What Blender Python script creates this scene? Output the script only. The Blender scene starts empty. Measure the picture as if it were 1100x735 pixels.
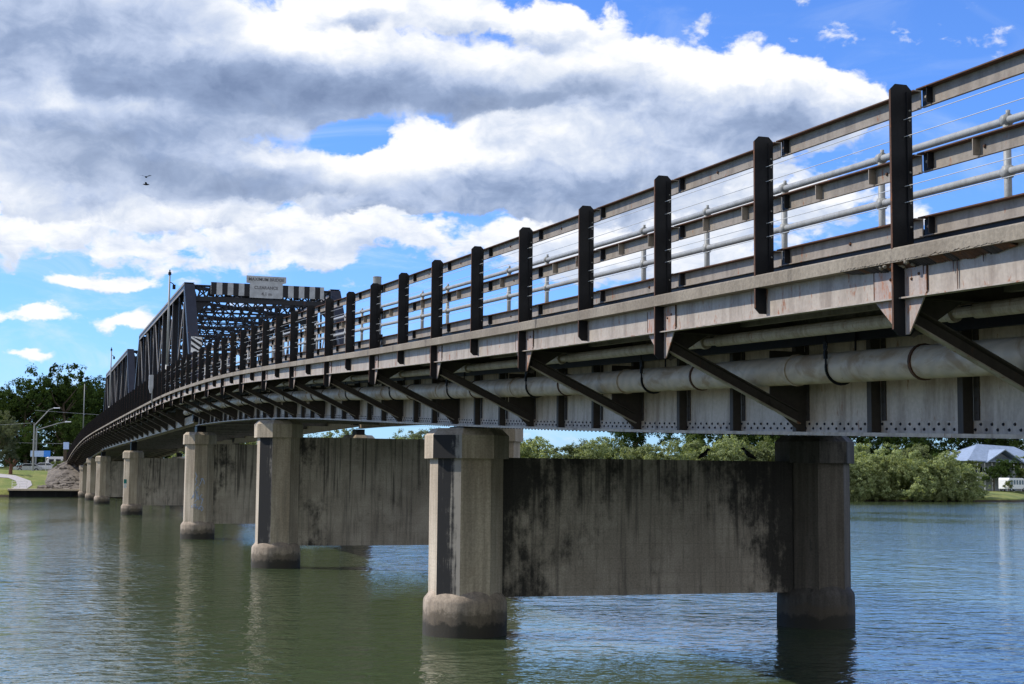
import bpy, bmesh, math, random
from mathutils import Vector, Matrix, noise
R = math.radians
random.seed(7)
scn = bpy.context.scene
col = scn.collection

# ------------------------------------------------------------------ camera
cam_d = bpy.data.cameras.new('camera'); cam = bpy.data.objects.new('camera', cam_d); col.objects.link(cam)
_F = Vector((0.31013358, 0.94629529, 0.09133662)); _R = Vector((0.94997286, -0.31220386, 0.00896202)); _U = Vector((-0.03699636, -0.08398788, 0.99577975))
m = Matrix((_R, _U, -_F)).transposed().to_4x4(); m.translation = Vector((0, 0, 3.1))
cam.matrix_world = m
cam_d.sensor_width = 36.0; cam_d.lens = 1600/1100*36; cam_d.clip_start = 0.1; cam_d.clip_end = 9000
scn.camera = cam

# ------------------------------------------------------------------ exposure
scn.view_settings.view_transform = 'Standard'; scn.view_settings.look = 'None'
scn.view_settings.exposure = 0.12; scn.view_settings.gamma = 1.0
try: scn.view_settings.use_curve_mapping = False
except Exception: pass
scn.cycles.max_bounces = 6; scn.cycles.transparent_max_bounces = 8

SUN_AZ = -63.0   # degrees from +Y, negative is towards -X
SUN_EL = 42.0

# ------------------------------------------------------------------ node helper
class NT:
    def __init__(s, tree):
        s.t = tree; s.n = tree.nodes; s.l = tree.links; s.two = False
    def add(s, typ, **kw):
        nd = s.n.new(typ)
        for k, v in kw.items():
            if k.startswith('_'): continue
            setattr(nd, k, v)
        return nd
    def val(s, sock, v):
        if isinstance(v, bpy.types.NodeSocket): s.l.new(v, sock)
        else:
            if isinstance(v, (tuple, list)) and sock.type == 'RGBA' and len(v) == 3: v = (*v, 1.0)
            sock.default_value = v
    def math(s, op, a, b=None, c=None, clamp=False):
        nd = s.add('ShaderNodeMath', operation=op, use_clamp=clamp); s.val(nd.inputs[0], a)
        if b is not None: s.val(nd.inputs[1], b)
        if c is not None: s.val(nd.inputs[2], c)
        return nd.outputs[0]
    def vm(s, op, a, b=None, out=0, scale=None):
        nd = s.add('ShaderNodeVectorMath', operation=op); s.val(nd.inputs[0], a)
        if b is not None: s.val(nd.inputs[1], b)
        if scale is not None: s.val(nd.inputs[3], scale)
        return nd.outputs[out]
    def smooth(s, v, lo, hi, a=0.0, b=1.0, typ='SMOOTHSTEP'):
        nd = s.add('ShaderNodeMapRange', interpolation_type=typ)
        s.val(nd.inputs[0], v); s.val(nd.inputs[1], lo); s.val(nd.inputs[2], hi); s.val(nd.inputs[3], a); s.val(nd.inputs[4], b)
        return nd.outputs[0]
    def mix(s, f, a, b, typ='MIX'):
        nd = s.add('ShaderNodeMix', data_type='RGBA', blend_type=typ)
        s.val(nd.inputs[0], f); s.val(nd.inputs[6], a); s.val(nd.inputs[7], b)
        return nd.outputs[2]
    def noise(s, vec, scale, detail=4, rough=0.55, dist=0.0, out=0):
        nd = s.add('ShaderNodeTexNoise'); nd.noise_dimensions = '2D' if s.two else '3D'; s.val(nd.inputs['Vector'], vec)
        nd.inputs['Scale'].default_value = scale; nd.inputs['Detail'].default_value = detail
        nd.inputs['Roughness'].default_value = rough; nd.inputs['Distortion'].default_value = dist
        return nd.outputs[out]
    def mapping(s, vec, scale=(1,1,1), loc=(0,0,0), rot=(0,0,0)):
        nd = s.add('ShaderNodeMapping'); s.val(nd.inputs[0], vec)
        nd.inputs['Location'].default_value = loc; nd.inputs['Rotation'].default_value = rot; nd.inputs['Scale'].default_value = scale
        return nd.outputs[0]
    def comb(s, x, y, z=0.0):
        nd = s.add('ShaderNodeCombineXYZ'); s.val(nd.inputs[0], x); s.val(nd.inputs[1], y); s.val(nd.inputs[2], z); return nd.outputs[0]
    def sep(s, v):
        nd = s.add('ShaderNodeSeparateXYZ'); s.val(nd.inputs[0], v); return nd.outputs

# ------------------------------------------------------------------ world: sky and clouds
world = bpy.data.worlds.new("World"); scn.world = world; world.use_nodes = True
w = NT(world.node_tree); w.two = True; w.n.clear()
try: world.cycles.sampling_method = 'MANUAL'; world.cycles.sample_map_resolution = 512
except Exception: pass
out = w.add('ShaderNodeOutputWorld'); bg = w.add('ShaderNodeBackground'); bg.inputs['Strength'].default_value = 0.10
w.l.new(bg.outputs[0], out.inputs[0])
sky = w.add('ShaderNodeTexSky', sky_type='NISHITA'); sky.sun_disc = False
sky.sun_elevation = R(SUN_EL); sky.sun_rotation = R(SUN_AZ); sky.air_density = 1.0; sky.dust_density = 0.3; sky.ozone_density = 2.0
d = w.add('ShaderNodeTexCoord').outputs['Generated']
dx, dy, dz = w.sep(d)
az = w.math('MULTIPLY', w.math('ARCTAN2', dx, dy), 57.29578)
el = w.math('MULTIPLY', w.math('ARCSINE', dz), 57.29578)
# sky coordinates in degrees of azimuth/elevation, fixed in the world
u = w.math('DIVIDE', w.math('SUBTRACT', az, 18.1), 19.0)
v = w.math('DIVIDE', w.math('SUBTRACT', el, 5.24), 19.0)
uv0 = w.comb(u, v)
wn = w.vm('SUBTRACT', w.noise(w.mapping(uv0, (1, 1.5, 1)), 3.6, 6, 0.6, out=1), (0.5, 0.5, 0.5))
warp = w.vm('MULTIPLY', w.vm('SCALE', wn, scale=0.13), (1, .8, 0))
def gsum(p, lst):
    acc = None
    for (x, y, sx, sy, a) in lst:            # centre, half widths, weight, in 1/550 of 19 degrees
        q = w.vm('MULTIPLY', w.vm('SUBTRACT', p, ((x-550)/550.0, -(y-367)/550.0, 0)), (550.0/sx, 550.0/sy, 0))
        g = w.math('MULTIPLY', w.math('EXPONENT', w.math('MULTIPLY', w.vm('DOT_PRODUCT', q, q, out=1), -1.0)), a)
        acc = g if acc is None else w.math('ADD', acc, g)
    return acc
def billow(p, scale, seed, stretch=1.5):
    vo = w.add('ShaderNodeTexVoronoi', feature='F1', voronoi_dimensions='2D', normalize=True)
    vo.inputs['Detail'].default_value = 3.0; vo.inputs['Roughness'].default_value = 0.55; vo.inputs['Lacunarity'].default_value = 2.1
    vo.inputs['Scale'].default_value = scale
    w.l.new(w.mapping(p, (1, stretch, 1), loc=(seed, seed*.37, 0)), vo.inputs['Vector'])
    return w.math('SUBTRACT', 0.5, vo.outputs['Distance'])
far = w.smooth(w.vm('LENGTH', uv0, out=1), 1.3, 2.0)  # outside the view: unseen cloud, added and shaped for the fill light
near = w.math('SUBTRACT', 1.0, far)
def layer(lst, seed, sc, namp, bamp, edge, far_w, lightness, side_k, depth_k, stretch=1.6):
    def dens(off):
        p = w.vm('ADD', w.vm('ADD', uv0, warp), (off[0], off[1], 0))
        g = w.math('MULTIPLY', gsum(p, lst), near)
        if far_w is not None: g = w.math('ADD', g, w.math('MULTIPLY', far, far_w))
        n = w.noise(w.mapping(p, (1, stretch, 1), loc=(seed, seed*.7, 0)), sc, 5, 0.55)
        g = w.math('ADD', g, w.math('MULTIPLY', w.math('SUBTRACT', n, 0.5), namp))
        return w.math('ADD', g, w.math('MULTIPLY', w.math('SUBTRACT', billow(p, sc*2.6, seed), 0.18), bamp))
    d0 = dens((0, 0)); d1 = dens((-0.012, 0.030))
    fine = w.math('SUBTRACT', w.noise(w.mapping(uv0, (1, stretch, 1), loc=(seed+5, seed, 0)), sc*4.2, 7, 0.62, .3), 0.5)
    al = w.smooth(w.math('MULTIPLY_ADD', fine, .45, d0), edge[0], edge[1])
    side = w.math('MULTIPLY', w.math('SUBTRACT', d0, d1), side_k)            # faces turned to the sun
    sh = w.math('SUBTRACT', w.math('MULTIPLY', w.smooth(d0, edge[0], edge[1]+0.75), depth_k), side)
    return al, w.math('ADD', w.math('MULTIPLY_ADD', fine, .75, sh), lightness)
def shade_col(sh):
    ramp = w.add('ShaderNodeValToRGB'); w.val(ramp.inputs[0], w.math('MULTIPLY', sh, 0.78, clamp=True)); cr = ramp.color_ramp
    cr.elements[0].position = 0.0; cr.elements[0].color = (1.02, 1.03, 1.06, 1)
    cr.elements[1].position = 1.0; cr.elements[1].color = (0.21, 0.28, 0.44, 1)
    for q_, c_ in ((.22, (.76, .82, .93, 1)), (.45, (.54, .63, .82, 1)), (.7, (.33, .42, .61, 1))):
        e = cr.elements.new(q_); e.color = c_
    return ramp.outputs[0]
puv = w.vm('ADD', uv0, w.vm('SCALE', warp, scale=.7))
darkf = gsum(puv, [(70,40,270,60,.62),(240,100,170,32,.40),(490,95,190,30,.42),(640,75,80,40,.35),(180,182,180,34,.50),(370,215,110,20,.28),(60,150,110,16,.18),(780,128,120,24,.34),(640,190,150,30,.30),(540,215,110,16,.22),(860,110,60,18,.18),
    (285,22,60,44,-.9),(42,106,26,15,-.6),(130,120,70,14,-.3),(288,148,40,13,-.5),(430,160,60,34,-.5),(110,240,170,18,-.25),(620,20,70,18,-.4),(800,60,140,18,-.45),(430,18,80,22,-.2),(60,285,100,14,-.2)])
skyc = w.vm('MULTIPLY', sky.outputs[0], (0.62, 0.99, 1.72))
cirrus = w.math('MULTIPLY', w.smooth(w.noise(w.mapping(uv0, (1, 3.2, 1), loc=(8, 3, 0)), 2.2, 7, .62, .8), .47, .78), w.smooth(v, .75, -.25, .12, .60))
cur = w.mix(cirrus, w.vm('SCALE', skyc, scale=1.15), (7.6, 8.6, 9.8))
SC = w.smooth(dy, 0.3, -0.7, 9.3, 10.5)
L = [
 # low banks of small cumulus above the horizon, left
 ([(100,318,70,10,.62),(20,352,80,9,.5),(127,362,28,7,.46),(20,388,40,6,.3),(90,262,230,34,.50),(330,246,120,26,.34),(560,262,160,36,.36),(700,270,130,40,.30),(300,285,90,10,.22),(250,330,60,8,.2),(760,215,160,40,.42),(900,215,70,26,.32),(1000,240,60,16,.2)], 3.1, 3.4, .75, .55, (.16, .34), w.smooth(dy, 0.6, -0.6, -.15, .12), .16, 1.0, .14, 2.0),
 # big billowing bank, centre to right
 ([(470,180,110,52,.85),(600,150,120,68,.85),(740,110,130,62,.85),(860,105,90,42,.70),(930,100,40,16,.30),(640,60,70,26,.55),(590,12,60,16,.5),(420,8,130,26,.62),(330,20,60,30,.4),(700,190,150,40,.35),(180,215,200,34,.50),(60,180,110,60,.45),(430,235,60,14,-.45),(500,238,50,14,-.4),(370,138,32,18,-.6)], 7.7, 2.7, .60, .68, (.20, .36), w.smooth(dy, 0.6, -0.7, -.15, .42), .20, 1.25, .20, 1.5),
 # grey deck, upper left, nearest
 ([(40,60,230,86,.95),(230,70,190,60,.75),(420,74,190,38,.72),(560,74,100,28,.58),(330,40,40,14,-.3),(230,150,60,14,-.3),(100,110,60,12,-.25),(650,60,40,20,.2),(120,165,210,56,.75),(290,190,130,36,.50),(40,110,22,12,-.25),(280,150,34,10,-.35),(372,142,36,14,-1.0),(300,12,80,26,-.35)], 12.3, 2.4, .60, .55, (.22, .46), w.smooth(dy, 0.2, -0.8, -.2, .25), .24, 1.0, .28, 1.5)]
for args in L:
    al, sh = layer(*args)
    c_ = w.vm('SCALE', shade_col(w.math('ADD', sh, w.math('MULTIPLY', darkf, w.math('MULTIPLY_ADD', far, -0.72, 0.72)))), scale=SC)
    cur = w.mix(w.math('MULTIPLY', al, w.smooth(el, -1.0, 2.5, 0.35, 0.97)), cur, c_)
warmb = w.mix(w.smooth(dy, 0.1, -0.5), cur, w.vm('MULTIPLY', cur, (1.03, 1.0, 0.95)))  # unseen sky behind the view warmed to tint the fill light
w.l.new(warmb, bg.inputs['Color'])

# ------------------------------------------------------------------ sun
sd = bpy.data.lights.new('sun', 'SUN'); sd.energy = 5.0; sd.angle = R(0.6); sd.color = (1.0, 0.93, 0.82)
so = bpy.data.objects.new('sun', sd); col.objects.link(so)
sv = Vector((math.sin(R(SUN_AZ))*math.cos(R(SUN_EL)), math.cos(R(SUN_AZ))*math.cos(R(SUN_EL)), math.sin(R(SUN_EL))))
so.rotation_euler = sv.to_track_quat('Z', 'Y').to_euler(); so.location = (-60, 60, 80)

# ------------------------------------------------------------------ materials
def newmat(name):
    mt = bpy.data.materials.new(name); mt.use_nodes = True; t = NT(mt.node_tree)
    b = t.n['Principled BSDF']; b.inputs['Specular IOR Level'].default_value = 0.3
    return mt, t, b
def bump(t, b, h, strength=0.4, dist=0.02):
    nd = t.add('ShaderNodeBump'); nd.inputs['Strength'].default_value = strength; nd.inputs['Distance'].default_value = dist
    t.l.new(h, nd.inputs['Height']); t.l.new(nd.outputs[0], b.inputs['Normal'])
def pos(t): return t.add('ShaderNodeNewGeometry').outputs['Position']
def objc(t): return t.add('ShaderNodeTexCoord').outputs['Object']

def paint(name, base, stain, rust=0.25, rough=0.6, streak=0.5, scale=1.0, rustcol=(0.20, 0.075, 0.03)):
    mt, t, b = newmat(name); p = pos(t)
    st = t.noise(t.mapping(p, (2.2*scale, 2.2*scale, 0.35*scale)), 2.5, 6, 0.62)
    bl = t.noise(p, 1.3*scale, 6, 0.6)
    fine = t.noise(p, 22*scale, 4, 0.6)
    c = t.mix(t.math('MULTIPLY', t.smooth(st, 0.42, 0.72), streak), base, stain)
    c = t.mix(t.math('MULTIPLY', t.smooth(bl, 0.5, 0.75), 0.45), c, stain)
    r = t.math('ADD', t.math('MULTIPLY', t.noise(t.mapping(p, (3, 3, 1.1)), 3.2*scale, 7, 0.68), 1.0), t.math('MULTIPLY', fine, 0.18))
    c = t.mix(t.math('MULTIPLY', t.smooth(r, 0.76-rust*0.2, 0.84-rust*0.16), 0.85), c, rustcol)
    c = t.mix(0.35, c, t.vm('SCALE', c, scale=t.smooth(fine, 0.25, 0.75, 0.7, 1.3)))
    t.l.new(c, b.inputs['Base Color']); b.inputs['Roughness'].default_value = rough
    bump(t, b, fine, 0.15, 0.01)
    return mt
M = {}
M['web'] = paint('weathered_light_grey_paint', (0.48, 0.395, 0.305), (0.25, 0.19, 0.135), 0.30, 0.55, 0.9)
M['fascia'] = paint('weathered_cream_grey_paint', (0.33, 0.29, 0.245), (0.17, 0.135, 0.105), 0.5, 0.6, 0.75)
M['rail'] = paint('rusty_taupe_paint', (0.235, 0.205, 0.17), (0.11, 0.09, 0.07), 0.35, 0.6, 0.6, 1.3)
M['darksteel'] = paint('dark_tarred_steel', (0.012, 0.013, 0.016), (0.022, 0.021, 0.021), 0.02, 0.45, 0.5, 1.0, (0.05, 0.026, 0.016)); M['darksteel'].node_tree.nodes['Principled BSDF'].inputs['Specular IOR Level'].default_value = .12
M['rustedge'] = paint('rusty_steel', (0.085, 0.042, 0.026), (0.035, 0.024, 0.02), 0.5, 0.85, 0.6, 2.0)
M['gusset'] = paint('rusty_pale_plate', (0.32, 0.28, 0.255), (0.24, 0.13, 0.08), 0.75, 0.6, 0.5, 2.0, (0.28, 0.11, 0.045))
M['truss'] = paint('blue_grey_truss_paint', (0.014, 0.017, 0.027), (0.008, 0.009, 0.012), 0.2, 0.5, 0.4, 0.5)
M['trusscream'] = paint('sunlit_truss_paint', (0.22, 0.20, 0.18), (0.10, 0.085, 0.07), 0.4, 0.6, 0.5, 0.5)  # sunlight on the truss edges put into the colour
M['galv'] = paint('galvanised_pipe_steel', (0.27, 0.28, 0.275), (0.17, 0.17, 0.16), 0.0, 0.5, 0.5, 2.0)
M['cable'] = paint('stainless_cable', (0.45, 0.47, 0.48), (0.3, 0.3, 0.3), 0.0, 0.35, 0.2)
M['bracketsteel'] = paint('dirty_brown_shaded_steel', (0.062, 0.052, 0.044), (0.035, 0.03, 0.026), 0.25, 0.7, 0.6, 1.0, (0.09, 0.045, 0.025))  # dark tone also carries the painted shade of the stiffeners
M['conduit'] = paint('grimy_conduit_paint', (0.40, 0.34, 0.28), (0.22, 0.17, 0.12), 0.35, 0.6, 0.8, 2.0)
M['lettering'] = paint('faded_lettering', (0.13, 0.13, 0.15), (0.2, 0.2, 0.22), 0.0)
M['under'] = paint('dark_deck_underside', (0.26, 0.235, 0.205), (0.12, 0.11, 0.10), 0.3, 0.8, 0.6)

def m_mainpipe():
    mt, t, b = newmat('streaked_water_main'); p = pos(t)
    q = t.mapping(p, (1.5, 0.9, 1.5))
    wv = t.add('ShaderNodeTexWave', wave_type='RINGS'); t.l.new(t.mapping(p, (1.1, 0.5, 1.1), loc=(0, 0.3, 0.4)), wv.inputs['Vector'])
    wv.inputs['Scale'].default_value = 2.4; wv.inputs['Distortion'].default_value = 9.0; wv.inputs['Detail'].default_value = 4; wv.inputs['Detail Scale'].default_value = 1.6
    n = t.noise(q, 2.0, 6, 0.6, 1.2)
    c = t.mix(t.math('MULTIPLY', wv.outputs['Fac'], 0.45), (0.42, 0.345, 0.27), (0.58, 0.47, 0.35))
    c = t.mix(t.math('MULTIPLY', t.smooth(n, 0.46, 0.66), 0.8), c, (0.27, 0.18, 0.10))
    c = t.mix(t.smooth(t.noise(p, 5, 6, 0.7), 0.66, 0.74), c, (0.20, 0.09, 0.04))
    t.l.new(c, b.inputs['Base Color']); b.inputs['Roughness'].default_value = 0.5
    bump(t, b, t.noise(p, 18, 3), 0.1, 0.01)
    return mt
M['main'] = m_mainpipe()

def m_conc(name, base, brown, mould, m_amt, tide=True, boards=True, streak=.55):
    mt, t, b = newmat(name); p = pos(t); x, y, z = t.sep(p)
    big = t.noise(t.mapping(p, (1, 1, 0.6)), 0.8, 6, 0.62)
    st = t.noise(t.mapping(p, (5.5, 5.5, 0.25)), 1.6, 6, 0.66)
    st2 = t.noise(t.mapping(p, (1.4, 1.4, 0.16), loc=(5, 2, 1)), 1.5, 7, 0.68)
    fine = t.noise(p, 26, 5, 0.65)
    c = t.mix(t.smooth(big, 0.3, 0.7), base, brown)
    c = t.mix(t.math('MULTIPLY', t.smooth(st, 0.42, 0.68), streak), c, tuple(k*0.45 for k in base))
    c = t.mix(t.math('MULTIPLY', t.smooth(st, 0.52, 0.3), streak*.55), c, tuple(min(1, k*1.35) for k in base))
    ml = t.math('ADD', t.math('MULTIPLY', st2, 0.75), t.math('MULTIPLY', t.noise(p, 1.9, 7, 0.7), 0.35))
    c = t.mix(t.math('MULTIPLY', t.smooth(ml, 0.66-m_amt, 0.74-m_amt*0.8), 0.85), c, mould)
    if boards:
        fz = t.math('FRACT', t.math('DIVIDE', z, 0.15))
        ln = t.smooth(t.math('ABSOLUTE', t.math('SUBTRACT', fz, 0.5)), 0.44, 0.5)
        c = t.mix(t.math('MULTIPLY', ln, 0.16), c, tuple(k*0.3 for k in base))
    c = t.vm('MULTIPLY', c, t.comb(*(t.smooth(fine, 0.2, 0.8, 0.78, 1.22),)*3))
    if tide:
        zz = t.math('ADD', z, t.math('MULTIPLY', t.math('SUBTRACT', t.noise(p, 4.0, 6, 0.75), 0.5), 0.55))
        c = t.mix(t.math('MULTIPLY', t.smooth(zz, 0.56, 0.42), 0.75), c, (0.075, 0.062, 0.045))
        c = t.mix(t.math('MULTIPLY', t.smooth(zz, 0.34, 0.22), 0.80), c, (0.022, 0.022, 0.018))
    t.l.new(c, b.inputs['Base Color']); b.inputs['Roughness'].default_value = 0.85
    bump(t, b, t.math('ADD', fine, t.math('MULTIPLY', big, 2.0)), 0.35, 0.015)
    return mt
M['conc'] = m_conc('weathered_column_concrete', (0.47, 0.405, 0.315), (0.32, 0.26, 0.19), (0.035, 0.034, 0.032), -0.05)
M['concdark'] = m_conc('shaded_mouldy_cap_concrete', (0.10, 0.093, 0.083), (0.06, 0.055, 0.048), (0.018, 0.018, 0.018), 0.10, tide=False)
M['concshade'] = m_conc('shaded_mouldy_column_concrete', (0.13, 0.115, 0.095), (0.085, 0.072, 0.058), (0.02, 0.02, 0.02), 0.04)  # shade as well as mould is painted into this darker concrete
M['concdark2'] = m_conc('shaded_mouldy_plinth_concrete', (0.085, 0.078, 0.068), (0.05, 0.045, 0.04), (0.018, 0.018, 0.018), 0.10, boards=False)
M['concplinth'] = m_conc('plinth_concrete', (0.36, 0.30, 0.235), (0.22, 0.175, 0.13), (0.05, 0.045, 0.04), 0.0, boards=False)
M['kerb'] = m_conc('slab_edge_concrete', (0.24, 0.21, 0.165), (0.15, 0.125, 0.095), (0.05, 0.042, 0.035), 0.05, tide=False, boards=False, streak=.16)
M['soffit'] = m_conc('slab_soffit_concrete', (0.30, 0.28, 0.25), (0.20, 0.18, 0.15), (0.08, 0.07, 0.06), 0.0, tide=False, boards=False)
def m_stain():
    mt, t, b = newmat('black_mould_stain'); p = pos(t)
    st = t.noise(t.mapping(p, (9, 9, 0.35)), 2.0, 7, 0.7)
    bl = t.noise(p, 3.0, 8, 0.75)
    x, y, z = t.sep(p)
    big = t.noise(t.mapping(p, (1, 1, .5)), 1.6, 5, .6)
    side_ = t.smooth(x, 7.98, 8.22, -.05, .17)      # the right hand side of the face washes out paler
    k = t.smooth(t.math('ADD', t.math('ADD', t.math('ADD', t.math('MULTIPLY', st, 0.5), t.math('MULTIPLY', bl, 0.35)), t.math('MULTIPLY', big, .3)), side_), 0.58, 0.74)
    c = t.mix(k, (0.022, 0.022, 0.023), (0.27, 0.25, 0.215))
    t.l.new(c, b.inputs['Base Color']); b.inputs['Roughness'].default_value = 0.9
    bump(t, b, bl, 0.4, 0.01)
    return mt
M['stain'] = m_stain()

def flat(name, c, rough=0.6, metal=0.0, spec=0.3, var=0.15, vs=6):
    mt, t, b = newmat(name); p = pos(t)
    n = t.noise(p, vs, 5, 0.6)
    cc = t.vm('SCALE', c, scale=t.smooth(n, 0.25, 0.75, 1-var, 1+var))
    t.l.new(cc, b.inputs['Base Color']); b.inputs['Roughness'].default_value = rough
    b.inputs['Metallic'].default_value = metal; b.inputs['Specular IOR Level'].default_value = spec
    return mt
M['white'] = flat('white_paint', (0.72, 0.73, 0.74), 0.45)
M['sand'] = flat('sandy_concrete', (.50, .42, .32), .9)
M['signgrey'] = flat('sign_board_grey', (0.40, 0.42, 0.45), 0.6, var=0.2, vs=3)
M['signblack'] = flat('sign_black', (0.012, 0.013, 0.018), 0.6)
M['blue'] = flat('sky_blue_sign_paint', (0.05, 0.26, 0.85), 0.5)
M['paleblue'] = flat('pale_blue_sign_paint', (0.42, 0.56, 0.85), 0.5)
M['teal'] = flat('teal_plate', (0.02, 0.22, 0.20), 0.5)
M['glass'] = flat('dark_glass', (0.012, 0.016, 0.022), 0.08, spec=0.6)
M['rubber'] = flat('black_rubber', (0.015, 0.015, 0.015), 0.8)
M['asphalt'] = flat('asphalt', (0.055, 0.054, 0.052), 0.9, vs=20)
M['path'] = flat('pale_concrete_path', (0.38, 0.36, 0.35), 0.9)
M['feather'] = flat('black_feathers', (0.008, 0.008, 0.010), 0.5)
M['roof'] = flat('pale_blue_metal_roof', (0.24, 0.30, 0.39), 0.5, vs=1.5)
M['housewall'] = flat('white_weatherboard', (0.33, 0.36, 0.40), 0.7, vs=2)
M['bark'] = flat('bark', (0.09, 0.07, 0.05), 0.95, var=0.4)
M['brown'] = flat('rusty_brown_foliage', (0.11, 0.055, 0.035), 0.95, var=0.4)
M['silver'] = flat('silver_car_paint', (0.42, 0.44, 0.46), 0.3, metal=0.3)

def m_leaf(name, a, bb, trans=0.35):
    mt = bpy.data.materials.new(name); mt.use_nodes = True; t = NT(mt.node_tree); t.n.clear()
    o = t.add('ShaderNodeOutputMaterial'); ge = t.add('ShaderNodeNewGeometry')
    oi = t.add('ShaderNodeObjectInfo')
    f = t.math('ADD', t.math('MULTIPLY', ge.outputs['Random Per Island'], 0.6), t.math('MULTIPLY', t.noise(ge.outputs['Position'], 0.45, 3), 0.5))
    c = t.mix(f, a, bb)
    c = t.vm('SCALE', c, scale=t.smooth(oi.outputs['Random'], 0, 1, 0.62, 1.3, 'LINEAR'))
    df = t.add('ShaderNodeBsdfDiffuse'); t.l.new(c, df.inputs[0])
    tr = t.add('ShaderNodeBsdfTranslucent'); t.l.new(t.vm('MULTIPLY', c, (1.3, 1.25, 0.6)), tr.inputs[0])
    mx = t.add('ShaderNodeMixShader'); mx.inputs[0].default_value = trans
    t.l.new(df.outputs[0], mx.inputs[1]); t.l.new(tr.outputs[0], mx.inputs[2]); t.l.new(mx.outputs[0], o.inputs[0])
    return mt
M['leaf_dark'] = m_leaf('dark_leaves', (0.022, 0.042, 0.014), (0.060, 0.095, 0.028), 0.30)
M['leaf_mid'] = m_leaf('olive_leaves', (0.07, 0.11, 0.035), (0.17, 0.20, 0.075), 0.35)
M['leaf_mang'] = m_leaf('mangrove_leaves', (0.12, 0.165, 0.075), (0.34, 0.38, 0.20), 0.45)
M['leaf_grey'] = m_leaf('grey_green_leaves', (0.09, 0.12, 0.07), (0.17, 0.19, 0.12), 0.35)

def m_grass():
    mt, t, b = newmat('grass'); p = pos(t)
    n = t.noise(p, 0.35, 6, 0.6); f = t.noise(p, 6, 5, 0.7)
    c = t.mix(t.smooth(n, 0.35, 0.65), (0.12, 0.165, 0.035), (0.22, 0.225, 0.065))
    c = t.mix(t.smooth(f, 0.5, 0.7), c, (0.05, 0.075, 0.02))
    x, y, z = t.sep(p)
    c = t.mix(t.smooth(t.math('ADD', z, t.math('MULTIPLY', f, 0.3)), 0.55, 0.35), c, (0.045, 0.035, 0.025))
    t.l.new(c, b.inputs['Base Color']); b.inputs['Roughness'].default_value = 0.95; bump(t, b, f, 0.6, 0.08)
    return mt
M['grass'] = m_grass()
def m_rock():
    mt, t, b = newmat('riprap_rock'); p = pos(t); n = t.noise(p, 2.2, 7, 0.7)
    c = t.mix(t.smooth(n, 0.35, 0.65), (0.09, 0.078, 0.065), (0.20, 0.175, 0.145))
    t.l.new(c, b.inputs['Base Color']); b.inputs['Roughness'].default_value = 0.95; bump(t, b, n, 0.8, 0.1)
    return mt
M['rock'] = m_rock()

def m_water():
    mt, t, b = newmat('green_river_water'); p = pos(t)
    b.inputs['Base Color'].default_value = (0.056, 0.080, 0.036, 1)
    b.inputs['Roughness'].default_value = 0.04; b.inputs['IOR'].default_value = 1.333; b.inputs['Specular IOR Level'].default_value = 0.5
    # long lazy patches of calmer and rougher water
    patch = t.smooth(t.noise(t.mapping(p, (0.05, 0.022, 1), rot=(0, 0, 0.35)), 1.0, 5, 0.65, 0.9), 0.36, 0.64, 0.30, 1.08)
    sw = t.noise(t.mapping(p, (0.8, 1.5, 1), rot=(0, 0, 0.2)), 0.34, 2, 0.5, 0.3)
    a = t.noise(t.mapping(p, (1, 1.25, 1), rot=(0, 0, 0.25)), 1.3, 2, 0.5, 0.5)
    c = t.noise(t.mapping(p, (1.0, 1.1, 1), rot=(0, 0, -0.3), loc=(4, 2, 0)), 3.1, 2, 0.5, 0.6)
    f = t.noise(t.mapping(p, (1, 1.3, 1), rot=(0, 0, 0.1)), 9.0, 2, 0.6, 0.3)
    h = t.math('ADD', t.math('MULTIPLY', sw, 0.04), t.math('MULTIPLY', t.math('ADD', t.math('MULTIPLY', a, 0.065), t.math('ADD', t.math('MULTIPLY', c, 0.034), t.math('MULTIPLY', f, 0.006))), patch))
    nd = t.add('ShaderNodeBump'); nd.inputs['Strength'].default_value = 1.0; nd.inputs['Distance'].default_value = 1.0
    t.l.new(h, nd.inputs['Height']); t.l.new(nd.outputs[0], b.inputs['Normal'])
    return mt
M['water'] = m_water()

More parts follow.
